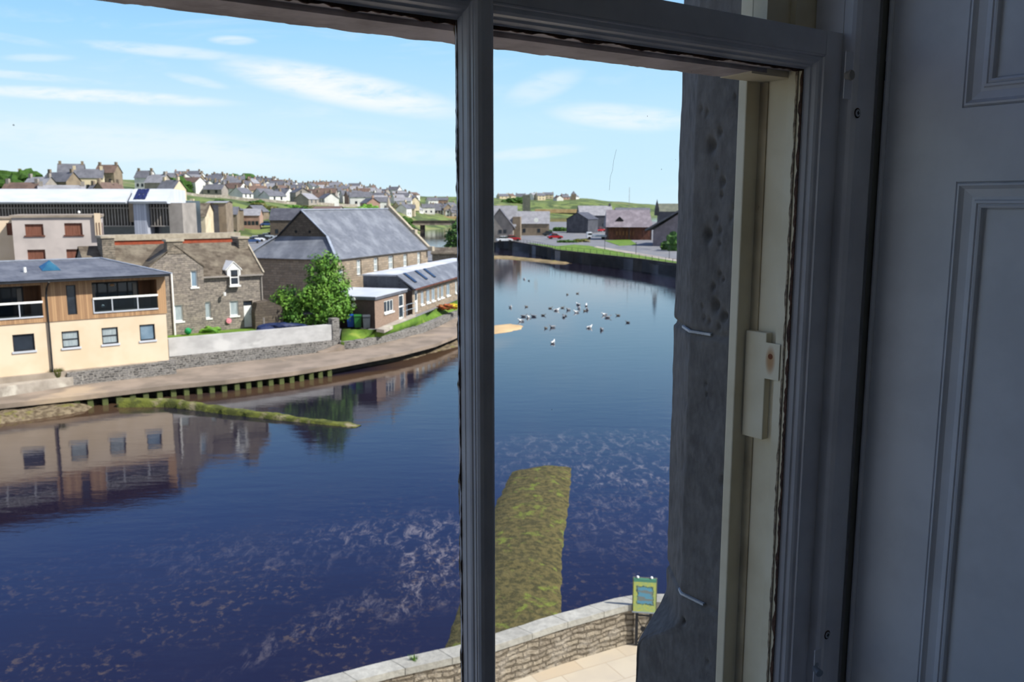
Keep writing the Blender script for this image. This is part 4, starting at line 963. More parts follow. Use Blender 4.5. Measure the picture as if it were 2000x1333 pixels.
def chimney(root,x0,x1,y0,y1,z0,z1,material,capm='ridge_stone',pots=2,potm='brick_red',name='chimney'):
    c=MB().box(x0,x1,y0,y1,z0,z1).build(name,material,root); MB().box(x0-.08,x1+.08,y0-.08,y1+.08,z1,z1+.16).build('chimney_cap',capm,c)
    for i in range(pots):
        x=x0+(x1-x0)*(i+.5)/pots; MB().tube((x,(y0+y1)/2,z1+.16),(x,(y0+y1)/2,z1+.5),.12,.10,10).build('chimney_pot',potm,c)
    return c
chimney(root,cw0,cw1,yw-.02,yw+.8,ha-.1,C.loc(342,472,yw)[1],'rubble','ridge_stone',0)
zc=C.loc(467,466,DC/2)[1]; a,b=C.loc(447,470,DC/2)[0],C.loc(486,470,DC/2)[0]
chimney(root,-.75,.02,DC/2-.75,DC/2+.75,hr-1.1,zc,'rubble','ridge_stone',0)
a,b=C.loc(188,470,DC/2)[0],C.loc(212,470,DC/2)[0]; chimney(root,a,b,DC/2-1.8,DC/2-.2,he_,C.loc(200,464,DC/2)[1],'rubble','ridge_stone',0)
m=MB(); ov=.18
sl_=(hr-he_)/(DC/2)
for (xa,xb) in ((xl-.1,.12),):
    m.add([(xa,-ov,he_-sl_*ov+.10),(xb,-ov,he_-sl_*ov+.10),(xb,DC/2,hr+.12),(xa,DC/2,hr+.12),(xa,-ov,he_-sl_*ov),(xb,-ov,he_-sl_*ov),(xb,DC/2,hr+.0),(xa,DC/2,hr)],[(0,1,2,3),(4,7,6,5),(0,4,5,1),(1,5,6,2),(3,2,6,7),(0,3,7,4)])
    m.add([(xa,DC+ov,he_-sl_*ov+.10),(xb,DC+ov,he_-sl_*ov+.10),(xb,DC/2,hr+.12),(xa,DC/2,hr+.12)],[(0,1,2,3)])
m.closed_hint=False; m.build('roof','slate_brown',root)
MB().bar((.14,-ov,he_+.06),(.14,DC/2,hr+.16),.10,.10).build('roof_verge','ridge_stone',root)

for k,y,p in (('w2',yw,'pane_curtain'),('w3',0,'pane_curtain'),('w4',0,'pane_curtain'),('w1',yw,'pane_blue')):
    r={'w2':w2,'w1':w1}.get(k,rs[k]); window(root,r,y+.14,'white_frame',p,1,1 if k!='w4' else 1,.07,'white_paint')
r=rs['door']; d=MB().box(r[0]+.05,r[1]-.05,.08,.14,.02,r[3]-.38).build('door','white_paint',root); MB().box(r[0]+.05,r[1]-.05,.1,.14,r[3]-.34,r[3]).build('fanlight','pane_dark',root)
MB().tube((r[1]-.2,.08,1.0),(r[1]-.2,.03,1.0),.03,.03,8).build('door_knob','dark_metal',d)
# dormer
_a,_b=C.loc(445,545)[0],C.loc(466,545)[0]
MB().box(xw1,_a,-.27,-.15,he_-.14,he_-.03).build('gutter','house_grey',root); MB().box(_b,.05,-.27,-.15,he_-.14,he_-.03).build('gutter','house_grey',root)
dx0,dx1=C.loc(442,545)[0],C.loc(468,545)[0]; dw=rs['dw']; zb=he_-.1; zt=C.loc(455,527)[1]; za=C.loc(455,513)[1]; xm=(dx0+dx1)/2
dm=MB(); dm.closed_hint=False; wtop=C.loc(455,525)[1]
dm.wall(dx0,dx1,zb,zt,[(dw[0],dw[1],dw[2],wtop-.05)],-.26,.2); dm.add([(dx0,-.26,zt),(dx1,-.26,zt),(xm,-.26,za)],[(0,1,2)])
for x in (dx0,dx1): dm.add([(x,-.26,zb),(x,1.8,zb+.6),(x,1.8,zt),(x,-.26,zt)],[(0,1,2,3)])
do=dm.build('dormer','white_paint',root)
rf=MB(); rf.prism([(xm,-.31,za+.12),(dx1+.12,-.31,zt+.02),(dx1+.12,-.31,zt-.05),(xm,-.31,za+.05)],(0,2.6,0)).prism([(xm,-.31,za+.12),(dx0-.12,-.31,zt+.02),(dx0-.12,-.31,zt-.05),(xm,-.31,za+.05)],(0,2.6,0)).build('dormer_roof','white_frame',do)
window(root,(dw[0],dw[1],dw[2],wtop-.05),-.16,'white_frame','pane_dark',1,2,.08,'white_paint','dormer_window')
for px,y,zt_ in ((397,-.12,he_-.1),(338,yw-.1,C.loc(335,534,yw)[1])):
    x=C.loc(px,590,y)[0]; MB().tube((x,y,-.1),(x,y,zt_),.07,.07,8).build('downpipe','white_frame',root)
x=-.04; MB().tube((x,-.08,0),(x,-.08,he_-.2),.05,.05,8).build('downpipe','house_grey',root)
x,z=C.loc(438,575,-.3); lamp=MB().tube((x,0,z-.05),(x,-.35,z+.05),.03,.03,8).tube((x,-.35,z-.12),(x,-.35,z+.14),.10,.12,10).build('wall_lamp','white_frame',root)
x,z=C.loc(447,627,-.1); MB().tube((x,-.02,z),(x,-.14,z),.20,.20,18).tube((x,-.14,z),(x,-.17,z),.08,.08,12).build('hose_reel','pink_plastic',root)
lx,lz=C.loc(367,644,-.9); p=C.world(lx,-.9,0); o=MB().blob((0,0,.27),(.26,.26,.26),1,2,.05).build('watering_can','green_plastic'); o.location=(p.x,p.y,2.36)
m=MB().bar((.2,0,.3),(.42,0,.48),.05,.05).build('spout','green_plastic',o); tag(o,'small round green garden container standing on the cottage lawn','container')
# grass and shrubs by the cottage
x,z=C.loc(410,641,-.6); p=C.world(x,-.6,0); o=MB().blob((0,0,.15),(.7,.4,.32),5,3,.35).build('low_shrub','leaf'); o.location=(p.x,p.y,2.33); tag(o,'low green shrub at the foot of the cottage wall beside the white downpipe','shrub')
# ---- brick and stone wall rising behind the cottage
K=Fr(C.world(0,7.6,0),53); root=K.empty('brick_back_wall'); tag(root,'red brick wall with thick pale stone coping rising behind the cottage roof','wall')
xa=K.loc(208,465)[0]; xb=K.loc(462,460)[0]; z1=K.loc(330,468)[1]; z2=K.loc(330,457)[1]
MB().box(xa,xb,0,.5,-.5,z1).build('brick_body','brick_red',root); MB().box(xa-.3,xb+.3,-.10,.75,z1,z2).build('coping','ridge_stone',root)
# low stone store with a dark opening right of the cottage
S=Fr(G(655,636,2.35),70); root=S.empty('garden_store'); tag(root,'low dark open garden store with slate roof behind the white garden wall','shed')
xs0=S.loc(596,630)[0]; zt=S.loc(650,612)[1]; m=MB(); m.closed_hint=False
MB().box(xs0,0,2.2,2.4,-.3,zt).box(-.15,.05,0,2.2,-.3,zt).box(xs0,xs0+.15,0,2.2,-.3,zt).build('store_wall','dark_stone',root)
MB().prism([(xs0-.2,-.2,zt),(.25,-.2,zt),(.25,2.6,zt+.8),(xs0-.2,2.6,zt+.8)],(0,0,.12)).build('roof','slate_dark',root)
MB().bar((xs0+.6,.3,.0),(xs0+.9,.2,1.4),.12,.12).bar((-1.5,.2,.5),(-.4,.4,.15),.14,.14).build('leaning_timber','ridge_stone',root)
# stone lean-to with curved top and dark tarp heap
S2=Fr(G(600,640,2.35),60); root=S2.empty('old_stone_outhouse'); tag(root,'dark weathered stone outhouse in shadow between the cottage and the tree','outhouse')
xo0=S2.loc(505,630)[0]; xo1=S2.loc(560,630)[0]; zt=S2.loc(530,590)[1]
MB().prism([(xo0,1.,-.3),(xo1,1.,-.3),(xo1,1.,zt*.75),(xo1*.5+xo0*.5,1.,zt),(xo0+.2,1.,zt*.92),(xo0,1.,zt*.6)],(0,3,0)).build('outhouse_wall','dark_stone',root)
p=S2.world(S2.loc(548,636,-.3)[0],-.1,0); o=MB().blob((0,0,.2),(1.6,.6,.42),8,3,.25).build('tarpaulin_heap','blue_tarp'); o.location=(p.x,p.y,2.3); o.rotation_euler=(0,0,S2.rz); tag(o,'heap under a dark blue tarpaulin beside the cottage door','tarpaulin')
p=G(516,645,2.35); o=MB().box(-.05,.05,-.05,.05,0,1.0).build('timber_post','house_grey'); o.location=(p.x,p.y,2.3); tag(o,'short pale garden post in front of the blue tarpaulin','post')
# ---- broadleaf tree
def tree(name, base, crowns, leaf, trunk_r, label, cat='tree', n=5200, ls=.16, group=None, seed=1):
    rnd=random.Random(seed); root=empty(name,base); tag(root,label,cat,group)
    m=MB(); top=max(c[2] for c in crowns)
    m.tube((0,0,-.2),(.05,0,top*.45),trunk_r,trunk_r*.7,10)
    for c in crowns: m.tube((.05,0,top*.3),(c[0],c[1],c[2]),trunk_r*.6,trunk_r*.12,7)
    m.build('trunk','bark',root)
    m=MB(); m.closed_hint=False; tot=sum(c[3]**2 for c in crowns); vs=[];fs=[]
    for c in crowns:
        for i in range(int(n*c[3]**2/tot)):
            v=Vector((rnd.gauss(0,1),rnd.gauss(0,1),rnd.gauss(0,1))).normalized(); k=1+.9*mnoise.noise(v*2.2+Vector((c[0],c[1],c[2])))
            r=c[3]*k*(.55+.5*rnd.random()**.5); p=Vector((c[0],c[1],c[2]))+Vector((v.x*r,v.y*r,v.z*r*.85))
            nrm=(v+Vector((rnd.uniform(-.8,.8),rnd.uniform(-.8,.8),rnd.uniform(-.2,1.)))).normalized(); a=nrm.orthogonal().normalized(); q=rnd.uniform(0,6.28); a=(a*cos(q)+nrm.cross(a)*sin(q)); b=nrm.cross(a); s=ls*rnd.uniform(.6,1.3)
            o=len(vs); vs+=[p-a*s,p-b*s*.55,p+a*s,p+b*s*.55]; fs.append((o,o+1,o+2,o+3))
    m.add(vs,fs); m.build('crown',leaf,root); return root
Yt=69; tb=A(612,640,Yt); tb=Vector((tb.x,Yt,2.1)); pm_=Yt/F
cr=[]
for (px,py,r) in [(640,515,30),(628,545,38),(655,560,36),(640,590,42),(662,598,30),(612,575,34),(668,612,18),(560,580,28),(545,600,26),(575,612,34),(550,622,24),(590,596,28),(600,625,30),(636,610,30)]:
    p=A(px,py,Yt)-tb; cr.append((p.x,random.uniform(-.7,.7),p.z,r*pm_*.84))
tree('broadleaf_tree',tb,cr,'leaf',.16,'bright green broadleaf tree in two masses behind the white garden wall',n=15000,ls=.125)
# ---- big hall
hb_=Vector((-15.75,78,2.2)); h=Fr(hb_,20); root=h.empty('stone_hall'); tag(root,'large stone hall with broad grey slate roof and a row of tall white windows','hall')
LH=19.0; DH=9.4; ez=h.loc(656,507)[1]; ez=(ez+h.loc(832,485)[1])/2; rz=h.loc(756,410,DH/2)[1]; rz=(rz+h.loc(592,414,DH/2)[1])/2; gx=2.3
gx=(h.loc(590,413,DH/2)[0])
hw=[h.rect(*r) for r in [(660,527,672,550),(697,508,706,537),(730,504,739,530),(759,500,769,526),(788,497,796,521),(815,493,822,517)]]
m=MB(); m.closed_hint=False; m.wall(0,LH,-.5,ez,hw,0,.3); m.wall(0,0.0001,-.5,ez,[],0,.3)
m.add([(0,0,-.5),(0,DH,-.5),(0,DH,ez),(0,0,ez)],[(0,1,2,3)]).add([(LH,0,-.5),(LH,DH,-.5),(LH,DH,ez),(LH,DH/2,rz),(LH,0,ez)],[(0,1,2,3,4)]).add([(0,DH,-.5),(LH,DH,-.5),(LH,DH,ez),(0,DH,ez)],[(0,1,2,3)])
m.build('stone_wall','hall_stone',root)
MB().box(.4,LH-.4,1.5,1.6,-.5,ez-.05).build('inner_room','room_dark',root)
zj_=h.loc(626,454, (ez-ez))[1]
fr_=.42; yj=DH/2*fr_; zj2=ez+(rz-ez)*fr_; sl=(rz-ez)/(DH/2)
m=MB(); m.closed_hint=False; t=.14
m.add([(gx,yj,zj2),(gx,DH-yj,zj2),(gx,DH/2,rz)],[(0,1,2)]); gab=m.build('upper_gable','dark_stone',root)  # darker stone than the hall walls: this end's shade put into the colour
for y in (DH/2-.75,DH/2+.75): MB().tube((gx-.02,y,zj2+.55),(gx+.1,y,zj2+.55),.14,.14,12).build('gable_vent','black_gap',gab)
m=MB(); m.closed_hint=False; o_=.25
m.add([(0,-o_,ez-sl*o_+t),(LH-.1,-o_,ez-sl*o_+t),(LH-.1,DH/2,rz+t),(gx-.2,DH/2,rz+t),(gx-.2,yj,zj2+t),(0,-o_,ez-sl*o_+t)][:5],[(0,1,2,3,4)])
m.add([(0,DH+o_,ez-sl*o_+t),(LH-.1,DH+o_,ez-sl*o_+t),(LH-.1,DH/2,rz+t),(gx-.2,DH/2,rz+t),(gx-.2,DH-yj,zj2+t)],[(0,1,2,3,4)])
m.add([(-o_,-o_,ez-sl*o_+t),(0,-o_,ez-sl*o_+t),(gx-.2,yj,zj2+t)],[(0,1,2)])
m.build('roof','slate_grey',root)
m=MB(); m.closed_hint=False
m.add([(-o_,-o_,ez-sl*o_+t),(-o_,DH+o_,ez-sl*o_+t),(gx,DH-yj,zj2+t-.02),(gx,yj,zj2+t-.02)],[(0,1,2,3)]).add([(-o_,-o_,ez-.12),(-o_,DH+o_,ez-.12),(-o_,DH+o_,ez-sl*o_+t),(-o_,-o_,ez-sl*o_+t)],[(0,1,2,3)])
m.add([(-o_,DH+o_,ez-sl*o_+t),(0,DH+o_,ez-sl*o_+t),(gx-.2,DH-yj,zj2+t)],[(0,1,2)]); m.build('hipped_end_roof','slate_grey',root)
MB().bar((-o_,-o_,ez+.05),(gx-.2,yj,zj2+t+.03),.22,.08).bar((gx-.2,yj,zj2+t+.02),(gx-.2,DH/2,rz+t+.02),.14,.07).bar((gx-.2,DH/2,rz+t+.03),(LH,DH/2,rz+t+.03),.26,.1).bar((-o_,DH+o_,ez+.05),(gx-.2,DH-yj,zj2+t+.02),.2,.07).build('lead_flashing','lead',root)
# right gable coping with a finial
m=MB(); cx=LH; m.bar((cx,-.35,ez-.15),(cx,DH/2,rz+.42),.5,.34).bar((cx,DH+.3,ez-.15),(cx,DH/2,rz+.42),.5,.34).box(cx-.3,cx+.3,-.7,.1,ez-.25,ez+.22).box(cx-.3,cx+.3,1.35,1.95,ez+1.5,ez+2.05); m.build('gable_coping','ridge_stone',root)
MB().tube((cx,DH/2,rz+.2),(cx,DH/2,rz+1.35),.32,.07,8).build('finial','ridge_stone',root)
for r in hw: window(root,r,.2,'white_frame','pane_curtain',2,2,.08,'white_paint')
# ---- annex wing in front of the hall
a_=G(806,615,2.05); N_=Fr(a_,13); root=N_.empty('annex_wing'); tag(root,'long low annex with pale slate and flat roof, rooflights and a row of small windows','annex')
LA=24.; eh=N_.loc(812,564)[1]; ya,zfa=N_.locx(775,540,0); yb,_=N_.locx(709,537,0); yb=max(min(yb,ya+5),ya+1.5)
m=MB(); m.closed_hint=False
wn=[N_.rect(*r) for r in [(822,572,828,591),(833,567,840,585),(843,563,850,582),(854,558,859,577),(861,555,867,573),(872,550,879,571),(889,541,893,562)]]
z0w=sum(w_[2] for w_ in wn)/len(wn); wn=[(a,max(b,a+.5),max(eh-1.75,.6),eh-.42) for a,b,_,_ in wn]
dr=N_.rect(810,574,818,596); dr=(max(dr[0],.25),max(dr[0],.25)+.9,.1,2.1)
m.wall(0,LA,-.4,eh,[w_ for w_ in wn if w_[1]<LA]+[dr],0,.2)
m.build('lit_wall','hall_stone',root)
m=MB(); m.closed_hint=False; m.add([(0,0,-.4),(0,yb,-.4),(0,yb,1.9),(0,0,1.9)],[(0,1,2,3)]).add([(0,0,1.9),(0,yb,1.9),(0,yb,eh-.1),(0,0,eh-.1)],[(0,1,2,3)])
m.build('end_wall','brick_shaded',root)
MB().add([(0-.02,0,eh-.1),(-.02,yb,eh-.1),(-.02,yb,zfa),(-.02,ya,zfa),(0.02,0,eh-.1),(.02,yb,eh-.1),(.02,yb,zfa),(.02,ya,zfa)],[(0,1,2,3),(4,7,6,5),(0,3,7,4),(3,2,6,7)]).build('slate_gable','slate_blue',root)
m=MB(); m.prism([(-.1,-.25,eh-.08),(-.1,ya,zfa),(-.1,ya,zfa+.14),(-.1,-.3,eh+.06)],(LA,0,0)).build('slate_slope','slate_grey',root)
fy=lambda x:(h.o-N_.world(x,0,0)).dot(h.uy)/N_.uy.dot(h.uy)
MB().prism([(-.1,ya,zfa),(LA,ya,zfa),(LA,max(fy(LA)-.05,ya+.1),zfa),(-.1,min(yb,fy(0)-.05),zfa)],(0,0,.15)).build('flat_roof','flat_roof',root)
for (px,py) in ((801,543),(823,537),(839,530)):
    yy=ya*.55; x,_=N_.loc(px,py,yy); zz=eh+.06+(zfa-eh+.08)*((yy+.3)/(ya+.3)); s_=(zfa-eh+.08)/(ya+.3)
    MB().add([(x-.3,yy-.55,zz-.55*s_+.02),(x+.3,yy-.55,zz-.55*s_+.02),(x+.3,yy+.55,zz+.55*s_+.02),(x-.3,yy+.55,zz+.55*s_+.02)]+[(x-.3,yy-.55,zz-.55*s_+.12),(x+.3,yy-.55,zz-.55*s_+.12),(x+.3,yy+.55,zz+.55*s_+.12),(x-.3,yy+.55,zz+.55*s_+.12)],[(0,3,2,1),(4,5,6,7),(0,1,5,4),(1,2,6,5),(2,3,7,6),(3,0,4,7)]).build('rooflight','pane_dark',root)
for w_ in wn:
    if w_[1]<LA: window(root,w_,.12,'white_frame','pane_blue',2,1,.07,'white_paint')
d=MB().box(dr[0],dr[1],.05,.1,dr[2],dr[3]).build('door','white_paint',root); MB().box(dr[0]+.2,dr[1]-.2,.03,.05,1.2,1.8).build('door_pane','pane_dark',d)
MB().box(-.2,LA,-.42,-.28,eh-.05,eh+.07).build('gutter','dark_brown',root)
MB().blob((-.25,1.0,eh-.35),(.18,.18,.14),2,2,.02).build('wall_lamp','white_frame',root)
# ---- small flat-roofed brick box
X_=Fr(G(733,641,2.02),15); root=X_.empty('flat_roofed_extension'); tag(root,'small flat-roofed brick extension with pale roof, dark shaded end and white door','extension')
x1=min(X_.loc(792,565)[0],(a_-X_.o).dot(X_.ux)-.2); zt=X_.loc(733,580)[1]; yl=5.2
wv=X_.rect(750,583,768,604); wv=(wv[0],wv[1],.95,zt-.55); dv_=X_.rect(779,573,789,617); dv_=(dv_[0],min(dv_[1],x1-.1),.05,zt-.35)
m=MB(); m.closed_hint=False; m.wall(0,x1,-.3,zt-.25,[wv,dv_],0,.2); m.build('brick_wall','brick_pink',root)
m=MB(); m.closed_hint=False; m.add([(0,0,-.3),(0,yl,-.3),(0,yl,zt-.25),(0,0,zt-.25)],[(0,1,2,3)]).add([(x1,0,-.3),(x1,yl,-.3),(x1,yl,zt),(x1,0,zt)],[(0,1,2,3)]); m.build('shaded_end_wall','brick_shaded',root)
MB().box(-.12,x1+.12,-.12,yl,zt-.25,zt-.02).build('fascia','slate_blue',root); MB().box(-.15,x1+.15,-.15,yl,zt-.02,zt+.03).build('flat_roof','roof_white',root)
window(root,wv,.1,'white_frame','pane_dark',3,1,.08,'white_paint')
d=window(root,dv_,.1,'white_frame','pane_dark',1,2,.13,None,'door')
y1,z1=X_.locx(693,590); 
for k,zz in ((0,z1+.25),(1,z1-.25)): MB().tube((0,y1,zz),(-.25,y1,zz),.13,.10,12).tube((-.25,y1,zz),(-.3,y1,zz),.15,.15,12).build('wall_vent','white_frame',root)
# ramp handrail
rp=[X_.world(x,-.35-.0*x,0) for x in (x1-1.,x1+.6,x1+2.2)]
m=MB(); b0=G(795,617,2.1); b1_=G(812,612,2.1); q0=G(787,622,2.1)
for p in (q0,b0,b1_): m.box(p.x-.03,p.x+.03,p.y-.03,p.y+.03,2.0,3.1)
m.path([(q0.x,q0.y,3.08),(b0.x,b0.y,3.08),(b1_.x,b1_.y,3.08)],.03,6).path([(q0.x,q0.y,2.6),(b0.x,b0.y,2.6),(b1_.x,b1_.y,2.6)],.03,6)
tag(m.build('ramp_handrail','silver_car'),'grey metal handrail beside the white door of the brick extension','handrail')
# wheelie bins
def bin_(px,py,material,lab):
    p=G(px,py,2.03); r_=empty('wheelie_bin',(p.x,p.y,2.03),R(12)); tag(r_,lab,'bin','wheelie bins')
    m=MB(); m.add([(-.25,-.3,.08),(.25,-.3,.08),(.25,.28,.08),(-.25,.28,.08),(-.29,-.36,.98),(.29,-.36,.98),(.29,.36,.98),(-.29,.36,.98)],[(0,3,2,1),(4,5,6,7),(0,1,5,4),(1,2,6,5),(2,3,7,6),(3,0,4,7)]); m.build('bin_body',material,r_)
    MB().prism([(-.31,-.40,.98),(-.31,.38,.98),(-.31,.38,1.08),(-.31,-.2,1.08),(-.31,-.40,1.03)],(.62,0,0)).build('lid',material,r_)
    MB().tube((-.3,.3,.1),(-.22,.3,.1),.1,.1,12).tube((.22,.3,.1),(.3,.3,.1),.1,.1,12).build('wheels','tyre',r_)
bin_(685,640,'blue_bin','blue wheelie bin, leftmost of the three against the shaded brick end wall')
bin_(699,641,'green_bin','green wheelie bin between the blue and the grey one by the brick extension')
bin_(716,642,'grey_bin','grey wheelie bin nearest the corner of the brick extension')
for (px,py,mt,lb) in ((872,601,'red_flower','reddish flowering shrub on the bank beside the annex wall'),(885,600,'yellow_flower','yellow flowering shrub at the end of the annex lawn')):
    p=G(px,py,2.05); o=MB().blob((0,0,.1),(.8,.6,.25),px,3,.4,4).build('flowering_shrub',mt); o.location=(p.x,p.y,2.0); tag(o,lb,'shrub')
# stone-walled yard building behind the hall's right end
Y_=Fr(G(838,520,2.2),90); root=Y_.empty('low_stone_outbuilding'); tag(root,'low stone outbuilding with lean-to roof at the far end of the annex','outbuilding')
xx=Y_.loc(905,500)[0]; zt=Y_.loc(860,487)[1]; MB().box(0.5,xx,0,6,-.5,zt-.5).build('stone_wall','rubble',root)
MB().prism([(.3,-.3,zt-.8),(xx+.3,-.3,zt-.8),(xx+.3,3,zt),(.3,3,zt)],(0,0,.15)).build('roof','slate_brown',root)
Yt=150; tb=A(893,520,Yt); tb.z=2; tree('dark_tree',tb,[(0,0,4.2,1.9),(.6,.3,6.0,1.4),(-.5,0,2.8,1.5)],'leaf_dark',.2,'dark green tree beside the river beyond the hall gable',n=2600,ls=.25,seed=4)
# ---- grey rendered building with brown shutters
Q=Fr(A(203,510,83),66); Q.o.z=2.; root=Q.empty('grey_building'); tag(root,'grey rendered flat-roofed building with brown shuttered windows behind the cream building','building')
xl=Q.loc(26,470)[0]; zt=Q.loc(110,425)[1]
gh=[Q.rect(49,438,85,460),Q.rect(126,436,161,459),Q.rect(54,488,89,511),Q.rect(130,487,165,510)]
m=MB(); m.closed_hint=False; m.wall(xl,0,-.3,zt,gh,0,.25); m.add([(0,0,-.3),(0,9,-.3),(0,9,zt),(0,0,zt)],[(0,1,2,3)]).add([(xl,0,-.3),(xl,9,-.3),(xl,9,zt),(xl,0,zt)],[(0,1,2,3)]).add([(xl,0,zt),(0,0,zt),(0,9,zt),(xl,9,zt)],[(0,1,2,3)]); m.build('rendered_wall','grey_render',root)
MB().box(xl-.15,.15,-.15,9,zt,zt+.22).build('roof_edge','concrete',root)
for r in gh:
    o=MB().box(r[0],r[1],.15,.22,r[2],r[3]).build('window_shutter','shutter_brown',root); MB().box(r[0]-.1,r[1]+.1,-.08,.1,r[2]-.14,r[2]).build('window_sill','dark_brown',root)
for px in (155,): 
    x=Q.loc(px,424,2)[0]; MB().blob((x,2,zt+.45),(.12,.12,.14),px,2,.02).build('roof_vent','white_frame',root)
v0=Q.loc(185,440,-.1)[0]; m=MB(); m.box(v0,-.02,-.3,-.02,Q.loc(192,464,-.1)[1],Q.loc(192,421,-.1)[1]+.2); v=m.build('vent_tower','cream_render',root)
for i in range(3): x=v0+.12+i*.24; MB().box(x,x+.07,-.33,-.28,Q.loc(192,460)[1],Q.loc(192,435)[1]).build('vent_slot','dark_brown',v)
Q2=Fr(Q.world(xl,4,0),66); root=Q2.empty('grey_building_wing'); tag(root,'set-back wing with one brown shutter at the left of the grey rendered building','building')
r=Q2.rect(13,436,26,460); m=MB(); m.closed_hint=False; m.wall(-12,0,-.3,zt-.15,[r],0,.2); m.add([(-12,0,zt-.15),(0,0,zt-.15),(0,6,zt-.15),(-12,6,zt-.15)],[(0,1,2,3)]); m.build('rendered_wall','cream_render',root)
MB().box(r[0],r[1]-.02,.12,.2,r[2],r[3]).build('window_shutter','shutter_brown',root)
MB().box(-12,.0,-.1,6,zt-.149,zt).build('roof_edge','concrete',root)
# ---- long modern building with vertical louvres and pale metal roof
Z=Fr(A(335,455,124),88); Z.o.z=2.; root=Z.empty('louvred_building'); tag(root,'long modern building with pale metal roof edge and dark vertical louvres','building')
zr0=Z.loc(150,395)[1]; zr1=Z.loc(150,369)[1]; zl=Z.loc(150,441)[1]; xr=Z.loc(333,400)[0]; xa=Z.loc(254,430)[0]; xb=Z.loc(266,430)[0]; xc_=Z.loc(291,430)[0]; XL=-42
m=MB(); m.prism([(XL,-1.2,zr0),(XL,1.2,zr1),(XL,6.5,zr1-.2),(XL,6.5,zr0-.3),(XL,-.9,zr0-.25)],(xa-XL,0,0)).prism([(xb-.3,-1.5,zr0+.1),(xb-.3,.9,zr1+.02),(xb-.3,6.5,zr1-.18),(xb-.3,6.5,zr0-.3),(xb-.3,-1.2,zr0-.2)],(xr-xb+.3,0,0)); m.build('metal_roof','roof_white',root)
MB().box(XL,xr-.3,2.0,14,-.3,zr0+.2).build('dark_glass_wall','pane_dark',root)
lv=None; n=0; x=Z.loc(0,430)[0]-1
xs=[]
while x<xr-.3:
    if not (xa<x<xc_): xs.append(x)
    x+=.42
for x in xs[-98:]:
    if lv is None: lv=MB().box(-.07,.07,.3,.9,zl,zr0-.3).build('louvre','house_grey',root); lv.location.x=x
    else: c=lv.copy(); COL.objects.link(c); c.parent=root; c.location.x=x
MB().box(XL,xr,.2,1.,zl-.15,zl).box(XL,xr,.2,1.,zr0-.9,zr0-.75).build('louvre_rail','house_grey',root)
MB().box(xa,xb,-.2,3,zl+.5,zr0-.1).build('brick_pier','house_stone',root)
MB().box(xb,xc_,-.8,3,-.3,zr0-.05).build('clad_tower','cladding_grey',root)
MB().box(xr-.3,xr+1.6,0,6,0,zr0-.1).build('end_wall','house_grey',root)
s0=Z.rect(259,374,283,388,-1.4); 
for i in range(3):
    for j in range(2):
        a=s0[0]+(s0[1]-s0[0])*i/3; b=a+(s0[1]-s0[0])/3-.06; f0=.12+.42*j; f1=f0+.38
        p=lambda x,f:(x,-1.5+2.4*f,zr0+.1+(zr1-zr0-.1)*f+.10)
        MB().prism([p(a,f0),p(b,f0),p(b,f1),p(a,f1)],(0,0,.05)).build('solar_panel','solar',root)
# ================================================================== simple houses
def house(px, py, w, d, hw_, hr_, theta, wm, rm, label, cat='house', group=None, Y=None, z=None, chim='both', nwin=2, floors=1, end='gable', base=None):
    if Y is None: p=G(px,py,z)
    else:
        p=A(px,py,Y); p.z=(base if base is not None else height(p.x,p.y))
    f=Fr((p.x,p.y,p.z),theta); rt=f.empty('house'); tag(rt,label,cat,group)
    h2=w/2; m=MB(); m.closed_hint=False; B0=-1.5
    m.add([(-h2,0,B0),(h2,0,B0),(h2,d,B0),(-h2,d,B0),(-h2,0,hw_),(h2,0,hw_),(h2,d,hw_),(-h2,d,hw_),(-h2,d/2,hw_+hr_),(h2,d/2,hw_+hr_)],
          [(0,1,5,4),(2,3,7,6),(1,2,6,9,5) if end=='gable' else (1,2,6,5),(3,0,4,8,7) if end=='gable' else (3,0,4,7)]); m.build('wall',wm,rt)
    o=.25; m=MB(); m.closed_hint=False; sl=hr_/(d/2); ix=0 if end=='gable' else min(w*.3,d*.5)
    m.add([(-h2-o,-o,hw_-sl*o+.1),(h2+o,-o,hw_-sl*o+.1),(h2+o-ix,d/2,hw_+hr_+.12),(-h2-o+ix,d/2,hw_+hr_+.12),(-h2-o,d+o,hw_-sl*o+.1),(h2+o,d+o,hw_-sl*o+.1)],[(0,1,2,3),(5,4,3,2)]+([(1,5,2),(4,0,3)] if ix else [])); m.build('roof',rm,rt)
    for k,x in (('l',-h2+.5),('r',h2-.5)):
        if chim=='both' or chim==k:
            MB().box(x-.4,x+.4,d/2-.35,d/2+.35,hw_+hr_-.6,hw_+hr_+1.0).build('chimney',wm if wm!='house_white' else 'house_stone',rt)
    for fl in range(floors):
        zz=.9+fl*2.6
        for i in range(nwin):
            x=-h2+w*(i+.7)/(nwin+.4); MB().box(x-.45,x+.45,-.05,.03,zz,min(zz+1.2,hw_-.1)).build('window','pane_dark',rt)
    return rt
rnd=random.Random(5)
WM=['house_white','house_cream','house_grey','house_stone','house_white','house_pink']; RM=['roof_slate','roof_brown','roof_slate','roof_pale','roof_slate']
CN={'house_white':'white','house_cream':'cream','house_grey':'grey','house_stone':'brown stone','house_pink':'pinkish'}; RN_={'roof_slate':'dark slate','roof_brown':'brown','roof_pale':'pale grey','roof_red':'reddish'}
